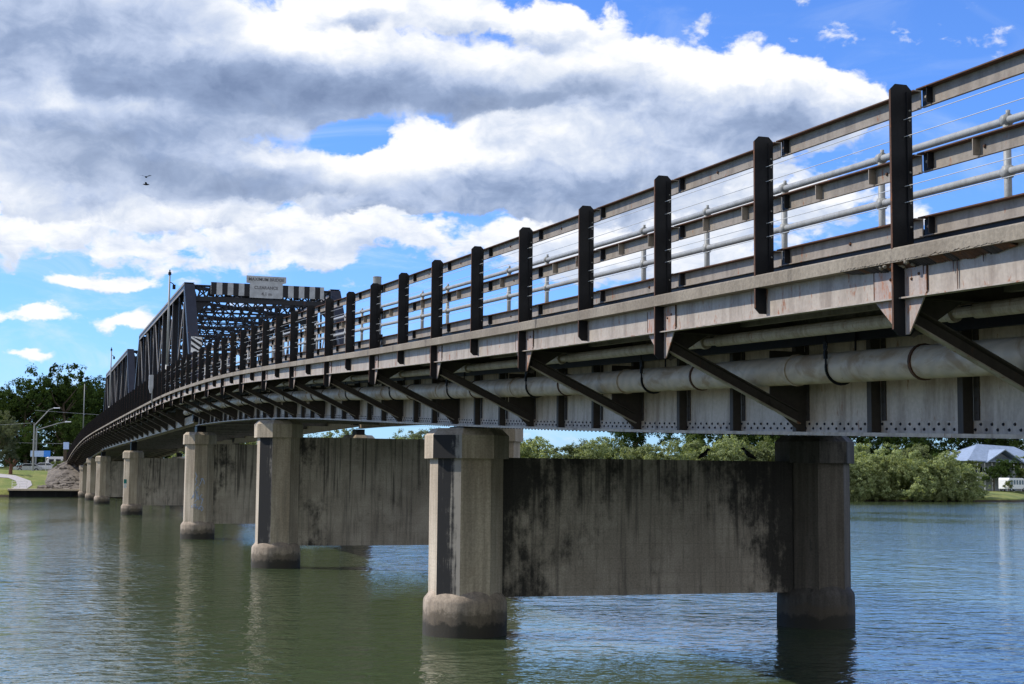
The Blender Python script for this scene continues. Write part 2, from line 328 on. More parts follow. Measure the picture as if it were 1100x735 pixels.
# ------------------------------------------------------------------ mesh helpers
def tag(o, label=None, cat=None, group=None, kind=None):
    if label: o['label'] = label
    if cat: o['category'] = cat
    if group: o['group'] = group
    if kind: o['kind'] = kind
    return o
def empty(name, loc, label, cat, group=None, rz=0):
    o = bpy.data.objects.new(name, None); col.objects.link(o); o.location = loc; o.rotation_euler = (0, 0, rz)
    o.empty_display_size = 0.3
    return tag(o, label, cat, group)
class MB:
    def __init__(s): s.v = []; s.f = []; s.m = []; s.mi = 0
    def face(s, idx): s.f.append(idx); s.m.append(s.mi)
    def hexa(s, p):
        n = len(s.v); s.v += [Vector(q) for q in p]
        for q in ((0,3,2,1),(4,5,6,7),(0,1,5,4),(1,2,6,5),(2,3,7,6),(3,0,4,7)): s.face([n+i for i in q])
    def box(s, x0, x1, y0, y1, z0, z1):
        s.hexa([(x0,y0,z0),(x1,y0,z0),(x1,y1,z0),(x0,y1,z0),(x0,y0,z1),(x1,y0,z1),(x1,y1,z1),(x0,y1,z1)])
    def bar(s, a, b, w, h, up=(0,0,1)):
        a = Vector(a); b = Vector(b); dd = (b-a).normalized(); up = Vector(up)
        if abs(dd.dot(up)) > 0.97: up = Vector((1,0,0))
        sx = dd.cross(up).normalized()*w/2; sz = sx.cross(dd).normalized()*h/2
        s.hexa([a-sx-sz, a+sx-sz, b+sx-sz, b-sx-sz, a-sx+sz, a+sx+sz, b+sx+sz, b-sx+sz])
    def prism(s, pts, vec):
        n = len(s.v); k = len(pts); vec = Vector(vec)
        s.v += [Vector(q) for q in pts] + [Vector(q)+vec for q in pts]
        s.face([n+i for i in range(k)][::-1]); s.face([n+k+i for i in range(k)])
        for i in range(k): j = (i+1) % k; s.face([n+i, n+j, n+k+j, n+k+i])
    def tube(s, a, b, r, seg=10, r2=None, caps=True):
        a = Vector(a); b = Vector(b); r2 = r if r2 is None else r2
        dd = (b-a).normalized(); up = Vector((0,0,1)) if abs(dd.z) < 0.95 else Vector((1,0,0))
        x = dd.cross(up).normalized(); y = x.cross(dd); n = len(s.v)
        for (c, rr) in ((a, r), (b, r2)):
            for i in range(seg):
                t = 2*math.pi*i/seg; s.v.append(c + x*math.cos(t)*rr + y*math.sin(t)*rr)
        for i in range(seg): j = (i+1) % seg; s.face([n+i, n+j, n+seg+j, n+seg+i])
        if caps: s.face([n+i for i in range(seg)][::-1]); s.face([n+seg+i for i in range(seg)])
    def sweep(s, prof, ts, zf, x0=0.0, side_mat=None):
        # closed profile (x, dz) carried along y stations ts on the height curve zf
        k = len(prof); n = len(s.v)
        for t in ts:
            for (x, dz) in prof: s.v.append(Vector((x0+x, t, zf(t)+dz)))
        for a in range(len(ts)-1):
            for i in range(k):
                j = (i+1) % k; m0 = s.mi
                if side_mat and i in side_mat: s.mi = side_mat[i]
                s.face([n+a*k+i, n+a*k+j, n+(a+1)*k+j, n+(a+1)*k+i]); s.mi = m0
        s.face([n+i for i in range(k)]); s.face([n+(len(ts)-1)*k+i for i in range(k)][::-1])
    def stub(s, p, nrm, r):
        # low dome rivet
        nrm = Vector(nrm).normalized(); x = nrm.orthogonal().normalized(); y = nrm.cross(x); p = Vector(p); n = len(s.v)
        for i in range(6):
            t = i*math.pi/3; s.v.append(p + (x*math.cos(t)+y*math.sin(t))*r)
        for i in range(6):
            t = i*math.pi/3; s.v.append(p + (x*math.cos(t)+y*math.sin(t))*r*0.6 + nrm*r*0.8)
        for i in range(6): j = (i+1) % 6; s.face([n+i, n+j, n+6+j, n+6+i])
        s.face([n+6+i for i in range(6)])
    def build(s, name, mats, parent=None, smooth=False, origin=None):
        me = bpy.data.meshes.new(name)
        off = Vector((0,0,0))
        if parent is not None: off = parent_origin(parent)
        elif origin is not None: off = Vector(origin)
        me.from_pydata([q-off for q in s.v], [], s.f); 
        if not isinstance(mats, (list, tuple)): mats = [mats]
        for q in mats: me.materials.append(q)
        if len(mats) > 1: me.polygons.foreach_set('material_index', s.m)
        bm = bmesh.new(); bm.from_mesh(me); bmesh.ops.recalc_face_normals(bm, faces=bm.faces); bm.to_mesh(me); bm.free()
        if smooth: me.polygons.foreach_set('use_smooth', [True]*len(me.polygons))
        me.update()
        o = bpy.data.objects.new(name, me); col.objects.link(o)
        if parent is not None: o.parent = parent
        elif origin is not None: o.location = origin
        return o
def parent_origin(p):
    off = Vector((0,0,0))
    while p is not None: off += Vector(p.location); p = p.parent
    return off

# ------------------------------------------------------------------ deck height curve
PROF = [(-30,3.6),(-5,4.48),(8.7,4.89),(12.5,5.02),(15,5.10),(19.5,5.25),(24,5.43),(28.5,5.61),(43.5,6.27),(53,6.62),(59,6.77),(67,6.94),(76,7.06),(90,7.12),(104,7.16),(127,7.20),(150,7.20),(174,7.05),(197,6.55),(215,5.92),(237,4.85),(262,3.75),(300,3.6)]
def E0(t):
    for i in range(len(PROF)-1):
        if t <= PROF[i+1][0] or i == len(PROF)-2:
            a, b = PROF[i], PROF[i+1]
            pa = PROF[max(i-1, 0)]; pb = PROF[min(i+2, len(PROF)-1)]
            h = b[0]-a[0]; s = (t-a[0])/h
            ma = (b[1]-pa[1])/(b[0]-pa[0])*h if i > 0 else (b[1]-a[1]); mb = (pb[1]-a[1])/(pb[0]-a[0])*h if i+2 < len(PROF) else (b[1]-a[1])
            return (2*s**3-3*s**2+1)*a[1] + (s**3-2*s**2+s)*ma + (-2*s**3+3*s**2)*b[1] + (s**3-s**2)*mb
def E(t): return (E0(t-3)+E0(t-1)+E0(t)+E0(t+1)+E0(t+3))/5
def stations(a, b, step=1.165):
    n = max(1, int(math.ceil((b-a)/step))); return [a+(b-a)*i/n for i in range(n+1)]
POST0 = 10.12; PS = 2.332
def post_t(k): return POST0 + PS*k

XR = 6.47; XF = 6.575; XG = 8.33; XG2 = 16.45
PIERS = [28.9, 51.5, 75.4, 121.6, 167.2, 190.5, 214.0]
END = 238.0

# ------------------------------------------------------------------ railing builder
ORD = ['nearest', 'second nearest', 'third nearest', 'fourth', 'fifth', 'sixth', 'seventh', 'farthest']
def railing(a, b, label, detail):
    root = empty('steel_railing', (XR, a, E(a)), label, 'railing', 'steel railings along the bridge footpath')
    ks = [k for k in range(-2, 99) if a-0.6 <= post_t(k) < b-0.6]
    for k in ks:
        t = post_t(k)+random.uniform(-.012, .012); z = E(t)+random.uniform(-.012, .012); long = (k % 2 == 0)
        lo = -0.69 if long else -0.36
        q = MB()
        x0, x1 = XR, XR+0.195; c = 0.045
        q.prism([(x0, t, z+lo+c), (x0+c, t, z+lo), (x1-c, t, z+lo), (x1, t, z+lo+c), (x1, t, z+1.33-c), (x1-c, t, z+1.33), (x0+c, t, z+1.33), (x0, t, z+1.33-c)], (0, 0.012, 0))
        # inner flange angle and fillet line
        q.box(x1-0.055, x1-0.045, t-0.016, t-0.0005, z+lo+0.06, z+1.27)
        q.box(x1-0.012, x1-0.001, t+0.0125, t+0.075, z+lo+0.05, z+1.28)
        if detail:
            for h in (1.12, 1.04, .91, .62, .50, .37, .18, -.2, -.3): 
                if h > lo+0.05: q.mi = 2; q.stub((x1-0.022, t, z+h), (0, -1, 0), 0.010)
        q.mi = 1
        q.box(x0-0.004, x0-0.0005, t-0.006, t+0.018, z+lo+0.05, z+1.28)
        q.build('post', [M['darksteel'], M['rustedge'], M['galv']], root)
        if long:
            g = MB(); xg = XF+0.012
            for sgn in (-1, 1):
                y0 = t-0.002 if sgn < 0 else t+0.014
                ew = .44 if sgn > 0 else .30
                g.prism([(xg, y0, z-0.13), (xg, y0+sgn*ew, z-0.13), (xg, y0+sgn*ew, z-0.36), (xg, y0+sgn*0.05, z-0.68), (xg, y0, z-0.68)], (-0.012, 0, 0))
            if detail:
                g.mi = 1
                for sgn in (-1, 1):
                    for (dy, dz) in ((.1, -.25), (.2, -.22)): g.stub((xg-0.012, t+sgn*dy, z+dz), (-1, 0, 0), 0.014)
                    g.box(xg-0.016, xg+0.002, t+sgn*(.374+.07*sgn)-0.003+(-.07 if sgn<0 else 0)*0, t+sgn*(.374+.07*sgn)+0.003, z-0.36, z-0.13)
            g.build('gusset_plate', [M['gusset'], M['rustedge']], root)
    xr = XR+0.205
    if detail:
        r = MB(); r.sweep([(xr+.10, .002), (xr+.10, .17), (xr+.11, .17), (xr+.11, .002)], stations(max(a, 5.5), b), E); r.build('toe_board', M['darksteel'], root)
    for (h, nm) in ((1.30, 'top_rail'), (0.775, 'middle_rail'), (0.255, 'bottom_rail')):
        r = MB(); s0 = max(a, 5.5)
        prof = [(0.095, h), (0.018, h), (0.018, h-0.010), (0.087, h-0.010), (0.087, h-0.144), (0.066, h-0.144), (0.066, h-0.152), (0.095, h-0.152)]
        # one channel per bay with a small gap behind each post
        tt = [s0]+[post_t(k) for k in ks if post_t(k) > s0+0.1]+[b]
        for i in range(len(tt)-1):
            r.mi = 0
            if tt[i+1]-tt[i] < 0.1: continue
            dy = random.uniform(-.004, .004)
            r.sweep(prof, [tt[i]+0.02, tt[i+1]-0.015], lambda t: E(t)+dy, xr, {2: 3, 1: 3})
            if detail:
                r.mi = 1
                if i+1 < len(tt)-1:
                    te = tt[i+1]-0.10
                    r.box(xr+0.030, xr+0.084, te-.05, te-.04, E(te)+h-0.138, E(te)+h-0.012); r.box(xr+0.076, xr+0.0865, te-.04, te+.08, E(te)+h-0.138, E(te)+h-0.012); r.mi = 2; r.stub((xr+.0755, te+.02, E(te)+h-.075), (-1, 0, 0), .017)
                if nm == 'middle_rail':
                    r.mi = 2
                    for fr in (0.30, 0.68):
                        te = tt[i]+(tt[i+1]-tt[i])*fr
                        r.box(xr+0.022, xr+0.086, te, te+0.008, E(te)+h-0.141, E(te)+h-0.011)
                if random.random() < 0.6:
                    r.mi = 3; te = tt[i]+(tt[i+1]-tt[i])*random.uniform(.2, .8)
                    r.stub((xr+0.087, te, E(te)+h-0.08), (-1, 0, 0), 0.018)
        r.build(nm, [M['rail'], M['darksteel'], M['fascia'], M['rustedge']], root)
    if detail:
        for h in (1.04, .90, .50, .37):
            c = MB(); tt = [max(a, 5.5)]+[post_t(k) for k in ks if post_t(k) > 5.7]+[b]
            for i in range(len(tt)-1):
                if tt[i+1]-tt[i] > .05: c.tube((XR+0.12, tt[i], E(tt[i])+h), (XR+0.12, tt[i+1], E(tt[i+1])+h), 0.0035, 6, caps=False)
            c.build('cable', M['cable'], root)
    return root

# inner pipe handrail between footpath and road
HP = 2.03; HP0 = 10.95
def handrail(a, b, label, kmin):
    X = 8.18
    root = empty('pipe_handrail', (X, a, E(a)), label, 'handrail', 'galvanised pipe handrails beside the roadway')
    k = -4
    while HP0+HP*k < b-0.2:
        t = HP0+HP*k; k += 1
        if t < a: continue
        q = MB(); q.tube((X, t, E(t)-0.02), (X, t, E(t)+1.33), 0.036, 10)
        q.tube((X, t-0.05, E(t)+0.87), (X, t+0.05, E(t)+0.87), 0.052, 12); q.tube((X, t, E(t)+0.82), (X, t, E(t)+0.92), 0.05, 12)
        # hooked cap wrapped over the top pipe
        q.tube((X, t-0.035, E(t)+1.335), (X, t+0.035, E(t)+1.335), 0.056, 14); q.tube((X, t-.02, E(t)+1.36), (X, t-.02, E(t)+1.42), .02, 8)
        q.build('post', M['galv'], root, smooth=True)
    for h, nm in ((1.33, 'top_pipe'), (0.87, 'middle_pipe')):
        q = MB(); ts = stations(a, b, 2.13)
        for i in range(len(ts)-1): q.tube((X, ts[i], E(ts[i])+h), (X, ts[i+1], E(ts[i+1])+h), 0.037, 12, caps=False)
        q.build(nm, M['galv'], root, smooth=True)

# ------------------------------------------------------------------ brackets below the footpath
def bracket(t, root, gb=-1.47, xin=XG, detail=True, strut_mat='bracketsteel'):
    z = E(t); q = MB()
    y = t+0.02
    # horizontal cantilever channel
    q.box(XF+0.02, xin-0.01, y, y+0.01, z-0.40, z-0.135); q.box(XF+0.02, xin-0.01, y-0.05, y-0.0005, z-0.148, z-0.137)
    q.box(XF+0.02, xin-0.01, y-0.05, y-0.0005, z-0.40, z-0.388)
    # apex plate behind the post foot
    q.prism([(XF+0.02, y+0.012, z-0.40), (XF+0.02, y+0.012, z-0.66), (XF+0.10, y+0.012, z-0.70), (XF+0.55, y+0.012, z-0.40)], (0, 0.01, 0))
    b = q.build('bracket', M[strut_mat], root)
    s = MB(); a0 = Vector((XF+0.05, y, z-0.56)); a1 = Vector((xin-0.12, y, z+gb+0.16))
    s.bar(a0+Vector((0, 0.0, 0.02)), a1+Vector((0, 0, 0.02)), 0.012, 0.12); s.bar(a0+Vector((0, -0.045, 0.085)), a1+Vector((0, -0.045, 0.085)), 0.075, 0.012)
    s.mi = 1; s.bar(a0+Vector((0, -0.045, -0.046)), a1+Vector((0, -0.045, -0.046)), 0.075, 0.012)
    so_ = s.build('strut', [M[strut_mat], M['fascia']], b)
    g = MB()
    g.prism([(xin-0.006, y-0.02, z+gb+0.02), (xin-0.10, y-0.02, z+gb+0.02), (xin-0.47, y-0.02, z+gb+0.34), (xin-0.47, y-0.02, z+gb+0.92), (xin-0.006, y-0.02, z+gb+0.92)], (0, 0.012, 0))
    g.build('gusset', M[strut_mat], b)

# ------------------------------------------------------------------ approach spans
def deck_parts(root, a, b, detail, road=True):
    ts = stations(a, b)
    q = MB(); q.sweep([(XR-0.008, -0.118), (XR-0.008, -0.012), (XR+0.004, 0.0), (XG-0.16, 0.0), (XG-0.16, -0.118)], ts, E)
    if detail:
        for i in range(len(ts)):  pass
    q.build('footpath_slab', M['kerb'], root)
    q = MB(); q.sweep([(XG-0.155, -0.25), (XG-0.155, 0.16), (XG+0.1, 0.16), (XG+0.11, 0.02), (XG2-0.11, 0.02), (XG2-0.10, 0.16), (XG2+0.4, 0.16), (XG2+0.4, -0.25)], ts, E)
    q.build('road_slab', M['soffit'], root)
    q = MB(); q.sweep([(XG+0.13, 0.024), (XG+0.13, 0.03), (XG2-0.13, 0.03), (XG2-0.13, 0.024)], ts, E); q.build('road_surface', M['asphalt'], root)
    # fascia channel
    q = MB(); q.sweep([(7.95, -.30), (7.95, -.52), (8.01, -.52), (8.01, -.51), (7.958, -.51), (7.958, -.30)], ts, E); q.build('pipe_bearer', M['darksteel'], root)
    q = MB(); q.sweep([(XF+0.0, -0.122), (XF+0.012, -0.122), (XF+0.012, -0.39), (XF-0.055, -0.39), (XF-0.055, -0.402), (XF+0.024, -0.402), (XF+0.024, -0.12), (XF, -0.12)], ts, E)
    q.build('fascia_channel', M['fascia'], root)
    # far side kerb rail
    q = MB(); q.sweep([(XG2+0.30, 0.95), (XG2+0.30, 1.1), (XG2+0.36, 1.1), (XG2+0.36, 0.95)], ts, E)
    q.sweep([(XG2+0.30, 0.45), (XG2+0.30, 0.6), (XG2+0.36, 0.6), (XG2+0.36, 0.45)], ts, E)
    t = a+0.5
    while t < b: q.box(XG2+0.24, XG2+0.30, t, t+0.1, E(t)+0.15, E(t)+1.1); t += 2.3
    q.build('far_parapet', M['rail'], root)

def girder_span(a, b, label, detail):
    root = empty('girder_span', (XG, a, E(a)-1.47), label, 'bridge span', 'plate girder spans of the bridge')
    deck_parts(root, a, b, detail)
    ts = stations(a+0.03, b-0.03)
    for X in (XG, XG2):
        q = MB()
        q.sweep([(-.008, -1.44), (-.008, -.26), (.008, -.26), (.008, -1.44)], ts, E, X)
        q.sweep([(-.16, -1.47), (-.16, -1.445), (.16, -1.445), (.16, -1.47)], ts, E, X)
        q.sweep([(-.15, -.28), (-.15, -.255), (.15, -.255), (.15, -.28)], ts, E, X)
        go = q.build('girder', M['web'], root)
        if X == XG:
            k = MB(); k.sweep([(-.022, -1.444), (-.022, -1.325), (-.0085, -1.325), (-.0085, -1.444)], ts, E, X)
            k.sweep([(-.165, -1.482), (-.165, -1.471), (.165, -1.471), (.165, -1.482)], ts, E, X)
            if detail:
                k.mi = 1  # rivets black: their small shadows are put into the colour
                t = a+0.1; i = 0
                while t < b-0.1:
                    k.stub((X-0.0225, t, E(t)-(1.355 if i % 2 else 1.405)), (-1, 0, 0), 0.017)
                    if i % 2: k.stub((X-0.13, t, E(t)-1.4825), (0, 0, -1), 0.017)
                    t += 0.082; i += 1
            k.build('flange_angle', [M['web'], M['signblack']], go)
            kk = -4
            while True:
                t = post_t(-2)+0.02+PS*2/3*kk; kk += 1
                if t > b-0.1: break
                if t < a+0.05: continue
                s = MB(); s.box(X-0.135, X-0.0255, t, t+0.012, E(t)-1.443, E(t)-.285); s.box(X-0.135, X-0.125, t+0.0125, t+0.085, E(t)-1.443, E(t)-.285)
                s.box(X-0.0205, X-0.0085, t-0.08, t-0.0005, E(t)-1.322, E(t)-.285)
                if detail:
                    for h in range(8): s.stub((X-0.021, t-0.04, E(t)-1.25+h*0.12), (-1, 0, 0), 0.014)
                s.build('stiffener', M['bracketsteel'], go)  # plates stand in shade on the pale web; that shade is painted in
    n = int((b-a)/4.66)
    ks = [k for k in range(-2, 99, 2) if a+0.1 < post_t(k) < b-0.1]
    for k in ks: bracket(post_t(k), root, detail=detail)
    for k in ks:
        t = post_t(k); z = E(t); q = MB()
        q.bar((XG+.02, t, z-1.3), (XG2-.02, t, z-1.3), 0.1, 0.1); q.bar((XG+.02, t, z-.4), (XG2-.02, t, z-.4), 0.1, 0.12)
        q.bar((XG+.02, t+.12, z-1.3), (12.3, t+.12, z-.45), 0.08, 0.08); q.bar((XG2-.02, t+.12, z-1.3), (12.5, t+.12, z-.45), 0.08, 0.08)
        q.build('cross_frame', M['under'], root)
    # joists carrying the slab between the girders
    for X in (10.3, 12.4, 14.5):
        q = MB(); q.sweep([(-.09, -.62), (-.09, -.252), (.09, -.252), (.09, -.62)], ts, E, X); q.build('stringer', M['under'], root)
    # longitudinal stringer and bearer under the footpath
    q = MB(); q.sweep([(-.04, -.30), (-.04, -.121), (.04, -.121), (.04, -.30)], ts, E, 7.55); q.build('footpath_stringer', M['under'], root)
    return root

BOUNDS = [5.5]+PIERS+[END]
names_r = ['steel railing of black posts and three rusty rails at the right edge, nearest span', 'black post railing over the gap between the two nearest piers', 'black post railing on the third girder span, just before the clearance sign',
  'footpath railing running in front of the nearer truss', 'footpath railing running in front of the farther truss', 'small distant railing on the first girder span beyond the trusses', 'tiny distant railing on the span before the last one', 'tiny distant railing on the last span by the far bank']
for i in range(8):
    railing(BOUNDS[i], BOUNDS[i+1], names_r[i], i < 3)
hr_names = ['galvanised pipe handrail seen through the nearest railing at the right', 'pale pipe handrail behind the railing on the second girder span', 'pale pipe handrail behind the railing just before the clearance sign']
for i in range(3): handrail(BOUNDS[i], BOUNDS[i+1], hr_names[i], 0)
sp_names = {0: 'nearest grey plate girder span with cantilevered footpath, at the right edge', 1: 'plate girder span between the two nearest concrete piers', 2: 'plate girder span that meets the nearer truss',
   5: 'small distant girder span just beyond the trusses', 6: 'small distant girder span, last but one before the far bank', 7: 'farthest girder span landing on the rock embankment'}
spans = {}
for i, nm in sp_names.items(): spans[i] = girder_span(BOUNDS[i], BOUNDS[i+1], nm, i < 3)

# spalled, rust-eaten slab edge by the nearest post
def spall():
    # ragged rust-eaten pocket below the slab edge: a continuous strip with a torn lower edge
    q = MB(); rnd = random.Random(3); t = 8.70; pr = None
    while t < 10.9:
        z = E(t); w_ = min(1, (t-8.70)/.25, (10.9-t)/.5)
        lo = .135+.022*w_*(.7+noise.noise(Vector((t*6, 0, 0))))+.006*w_*noise.noise(Vector((t*23, 3, 0)))+.010*w_*noise.noise(Vector((t*61, 3, 0)))
        up = .108+.016*noise.noise(Vector((t*14, 9, 0)))+.012*noise.noise(Vector((t*45, 5, 0)))
        xo = XR-.012-.006*noise.noise(Vector((t*20, 7, 0)))
        cur = [Vector((xo, t, z-up)), Vector((XF-.03, t, z-lo*.97)), Vector((XF-.002, t, z-lo-.012*w_)), Vector((XF-.002, t, z-.119))]
        if pr is not None:
            n = len(q.v); q.v += pr+cur; q.mi = 0 if noise.noise(Vector((t*3.1, 1, 4))) > -.05 else 1
            for i in range(4): j = (i+1) % 4; q.face([n+i, n+j, n+4+j, n+4+i])
        pr = cur; t += .014
    q.mi = 2
    for k in range(16):
        t = 10.2+rnd.gauss(0, .12); r = rnd.uniform(.010, .024); rock_lump(q, (XR-.005+rnd.random()*.08, t, E(t)-.125-rnd.random()*.02), r, rnd)
    q.mi = 0
    for (t, ln) in ((9.42, .27), (9.47, .12), (9.86, .10), (9.1, .08)):
        w_ = .009; q.prism([(XF-.0025, t-w_, E(t)-.135), (XF-.0025, t+w_, E(t)-.135), (XF-.0025, t+w_*.4, E(t)-.13-ln), (XF-.0025, t-w_*.3, E(t)-.13-ln*.93)], (.002, 0, 0))
    q.build('spalled_slab_edge', [M['rustedge'], M['signblack'], M['kerb']], spans[0])
def rock_lump(q, c, s, rnd):
    n = len(q.v); bm = bmesh.new(); bmesh.ops.create_icosphere(bm, subdivisions=1, radius=s); sd_ = rnd.uniform(0, 99)
    for vv in bm.verts: q.v.append(Vector(c)+vv.co*(1+.6*noise.noise(vv.co*2/s+Vector((sd_, 0, 0)))))
    bm.verts.index_update()
    for f in bm.faces: q.face([n+vv.index for vv in f.verts])
    bm.free()
spall()

# ------------------------------------------------------------------ water main and conduit
def pipes():
    X = 7.76; r = .155
    root = empty('water_main', (X, 5.5, E(5.5)-.8), 'thick streaked water main slung under the footpath on hangers', 'pipe')
    q = MB(); ts = stations(5.5, 76, 2.4)
    seg = 20; n0 = 0
    for i, t in enumerate(ts):
        for j in range(seg):
            a = 2*math.pi*j/seg; q.v.append(Vector((X+math.cos(a)*r, t, E(t)-.80+math.sin(a)*r)))
    for i in range(len(ts)-1):
        for j in range(seg): k = (j+1) % seg; q.face([i*seg+j, i*seg+k, (i+1)*seg+k, (i+1)*seg+j])
    q.build('pipe', M['main'], root, smooth=True)
    t = 9.3
    j = 0
    while t < 75:
        z = E(t)-.80; c = MB()
        c.tube((X, t, z), (X, t+.035, z+.0016), r+.014, 20); c.build('joint_ring', M['rustedge'] if j % 2 else M['main'], root)
        j += 1; t += PS*1.0 if j % 2 else PS*1.0+.0
    k = -1
    while post_t(2*k) < 74:
        t = post_t(2*k)+PS*1.28; k += 1
        z = E(t)-.80; h = MB()
        # strap ring round the pipe and an eye rod up to the footpath
        for a in range(14):
            a0 = math.pi*(0.95+1.1*a/14)+.0; a1 = math.pi*(0.95+1.1*(a+1)/14)
            h.bar((X+math.cos(a0)*(r+.012), t, z+math.sin(a0)*(r+.012)), (X+math.cos(a1)*(r+.012), t, z+math.sin(a1)*(r+.012)), 0.03, 0.012, up=(0, 1, 0))
        for sx in (-1, 1): 
            h.tube((X+sx*(r+.012), t, z-.02), (X+sx*(r+.02), t, z+.40), .011, 8)
        h.tube((X-r-.016, t, z+.08), (X-r-.016, t, z+.16), .022, 8)
        for a in range(10):
            a0 = math.tau*a/10; a1 = math.tau*(a+1)/10
            h.bar((X-r-.016, t+math.cos(a0)*.03, z+.21+math.sin(a0)*.045), (X-r-.016, t+math.cos(a1)*.03, z+.21+math.sin(a1)*.045), .014, .014, up=(1, 0, 0))
        h.build('hanger', M['darksteel'], root)
    root = empty('conduit', (7.2, 5.5, E(5.5)-.42), 'thinner grey conduit running right under the footpath slab', 'pipe')
    q = MB(); ts = stations(5.5, 76, PS*2); off = .35
    k = -2
    while post_t(2*k) < 72:
        t0 = max(5.5, post_t(2*k)+.25); t1 = post_t(2*k+2)-.05; k += 1
        if t1 < 5.6: continue
        q.tube((7.2, t0, E(t0)-.47), (7.2, t1, E(t1)-.47), .062, 14)
        q.tube((7.2, t1-.10, E(t1-.1)-.47), (7.2, t1+.32, E(t1+.3)-.47), .045, 12); q.tube((7.2, t0-.02, E(t0)-.47), (7.2, t0+.05, E(t0)-.47), .075, 14)
    q.build('conduit_pipe', M['conduit'], root, smooth=False)
pipes()

# ------------------------------------------------------------------ piers
def octa(cx, cy, hx, hy, c): return [(cx-hx+c, cy-hy), (cx+hx-c, cy-hy), (cx+hx, cy-hy+c), (cx+hx, cy+hy-c), (cx+hx-c, cy+hy), (cx-hx+c, cy+hy), (cx-hx, cy+hy-c), (cx-hx, cy-hy+c)]
def grid_quad(q, p0, p1, p2, p3, nu, nv, amp, nrm):
    # subdivided, slightly uneven quad
    n = len(q.v); nrm = Vector(nrm)
    for j in range(nv+1):
        for i in range(nu+1):
            a = Vector(p0).lerp(Vector(p1), i/nu); b = Vector(p3).lerp(Vector(p2), i/nu); p = a.lerp(b, j/nv)
            q.v.append(p + nrm*amp*noise.noise(p*1.7))
    for j in range(nv):
        for i in range(nu): k = n+j*(nu+1)+i; q.face([k, k+1, k+nu+2, k+nu+1])
def pier(t, top, seat, label, idx):
    root = empty('bridge_pier', (0.5*(XG+XG2), t, 0), label, 'bridge pier', 'twin column concrete piers')
    XC = (8.53 if idx == 0 else 8.42, 16.44)
    for ci, X in enumerate(XC):
        q = MB(); z0, z1 = 0.92, top-.60
        H = .68; c = .37
        a = octa(X, t, H, H, c)
        n = len(q.v); levels = [0.80, 1.5, 2.4, z1]
        for z in levels:
            for (x, y) in a: q.v.append(Vector((x, y, z)))
        for li in range(len(levels)-1):
            for i in range(8):
                j = (i+1) % 8
                # black mould on the outer diagonal face that rain reaches
                q.mi = 1 if (ci == 0 and i == 7 and idx in (0, 1) ) else 0
                q.face([n+li*8+i, n+li*8+j, n+li*8+8+j, n+li*8+8+i])
        dk = ci == 1 and idx == 0  # right column of nearest pier: colour darkened for its shade and mould
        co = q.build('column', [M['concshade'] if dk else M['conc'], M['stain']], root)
        # cap with bevelled top
        q = MB(); cz0, cz1 = top-.60, top
        b = octa(X, t, .79, .79, .46); n = len(q.v)
        b2 = octa(X, t, .66, .66, .40)
        for z, pl in ((cz0, b), (top-.14, b), (top, b2)):
            for (x, y) in pl: q.v.append(Vector((x, y, z)))
        for li in range(2):
            for i in range(8):
                j = (i+1) % 8; q.mi = 1 if (ci == 0 and i == 7 and li == 0 and idx == 0) else 0
                q.face([n+li*8+i, n+li*8+j, n+li*8+8+j, n+li*8+8+i])
        q.mi = 0; q.face([n+16+i for i in range(8)]); q.face([n+i for i in range(8)][::-1])
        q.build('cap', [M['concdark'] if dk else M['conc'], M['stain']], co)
        # round plinth
        q = MB(); S = 36; rings = [(-1.5, .83), (.0, .83), (.35, .832), (.66, .825), (.72, .81), (.95, .63)]
        n = len(q.v)
        for z, rr in rings:
            for i in range(S):
                an = math.tau*i/S; k = 1+.012*noise.noise(Vector((math.cos(an)*3, math.sin(an)*3, z*2+t)))
                sq = 1/max(abs(math.cos(an)), abs(math.sin(an)), (abs(math.cos(an))+abs(math.sin(an)))*.74)  # between circle and octagon
                q.v.append(Vector((X+math.cos(an)*rr*k*(.72+.28*sq), t+math.sin(an)*rr*k*(.72+.28*sq), z)))
        for li in range(len(rings)-1):
            for i in range(S): j = (i+1) % S; q.face([n+li*S+i, n+li*S+j, n+(li+1)*S+j, n+(li+1)*S+i])
        q.face([n+(len(rings)-1)*S+i for i in range(S)])
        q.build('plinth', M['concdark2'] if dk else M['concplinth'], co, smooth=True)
        # bearing
        q = MB(); q.box(X-.22, X+.22, t-.5, t+.5, top+.002, top+.05+(seat-top-.06 if seat-top > .1 else 0)); q.build('bearing', M['darksteel'], co)
    # diaphragm wall
    q = MB(); y0, y1 = t-.27, t+.27; xa, xb = XC[0]+.55, XC[1]-.55; zb, zt = .74, top-.57
    for (yy, s) in ((y0, -1), (y1, 1)): grid_quad(q, (xa, yy, zb), (xb, yy, zb), (xb, yy, zt), (xa, yy, zt), 24, 10, .008, (0, s, 0))
    q.face([0, 24, 25*11+24, 25*11]); q.face([10*25, 25*11+10*25, 25*11+10*25+24, 10*25+24])
    q.build('wall', M['wall%d' % min(idx, 1)], root)
    return root
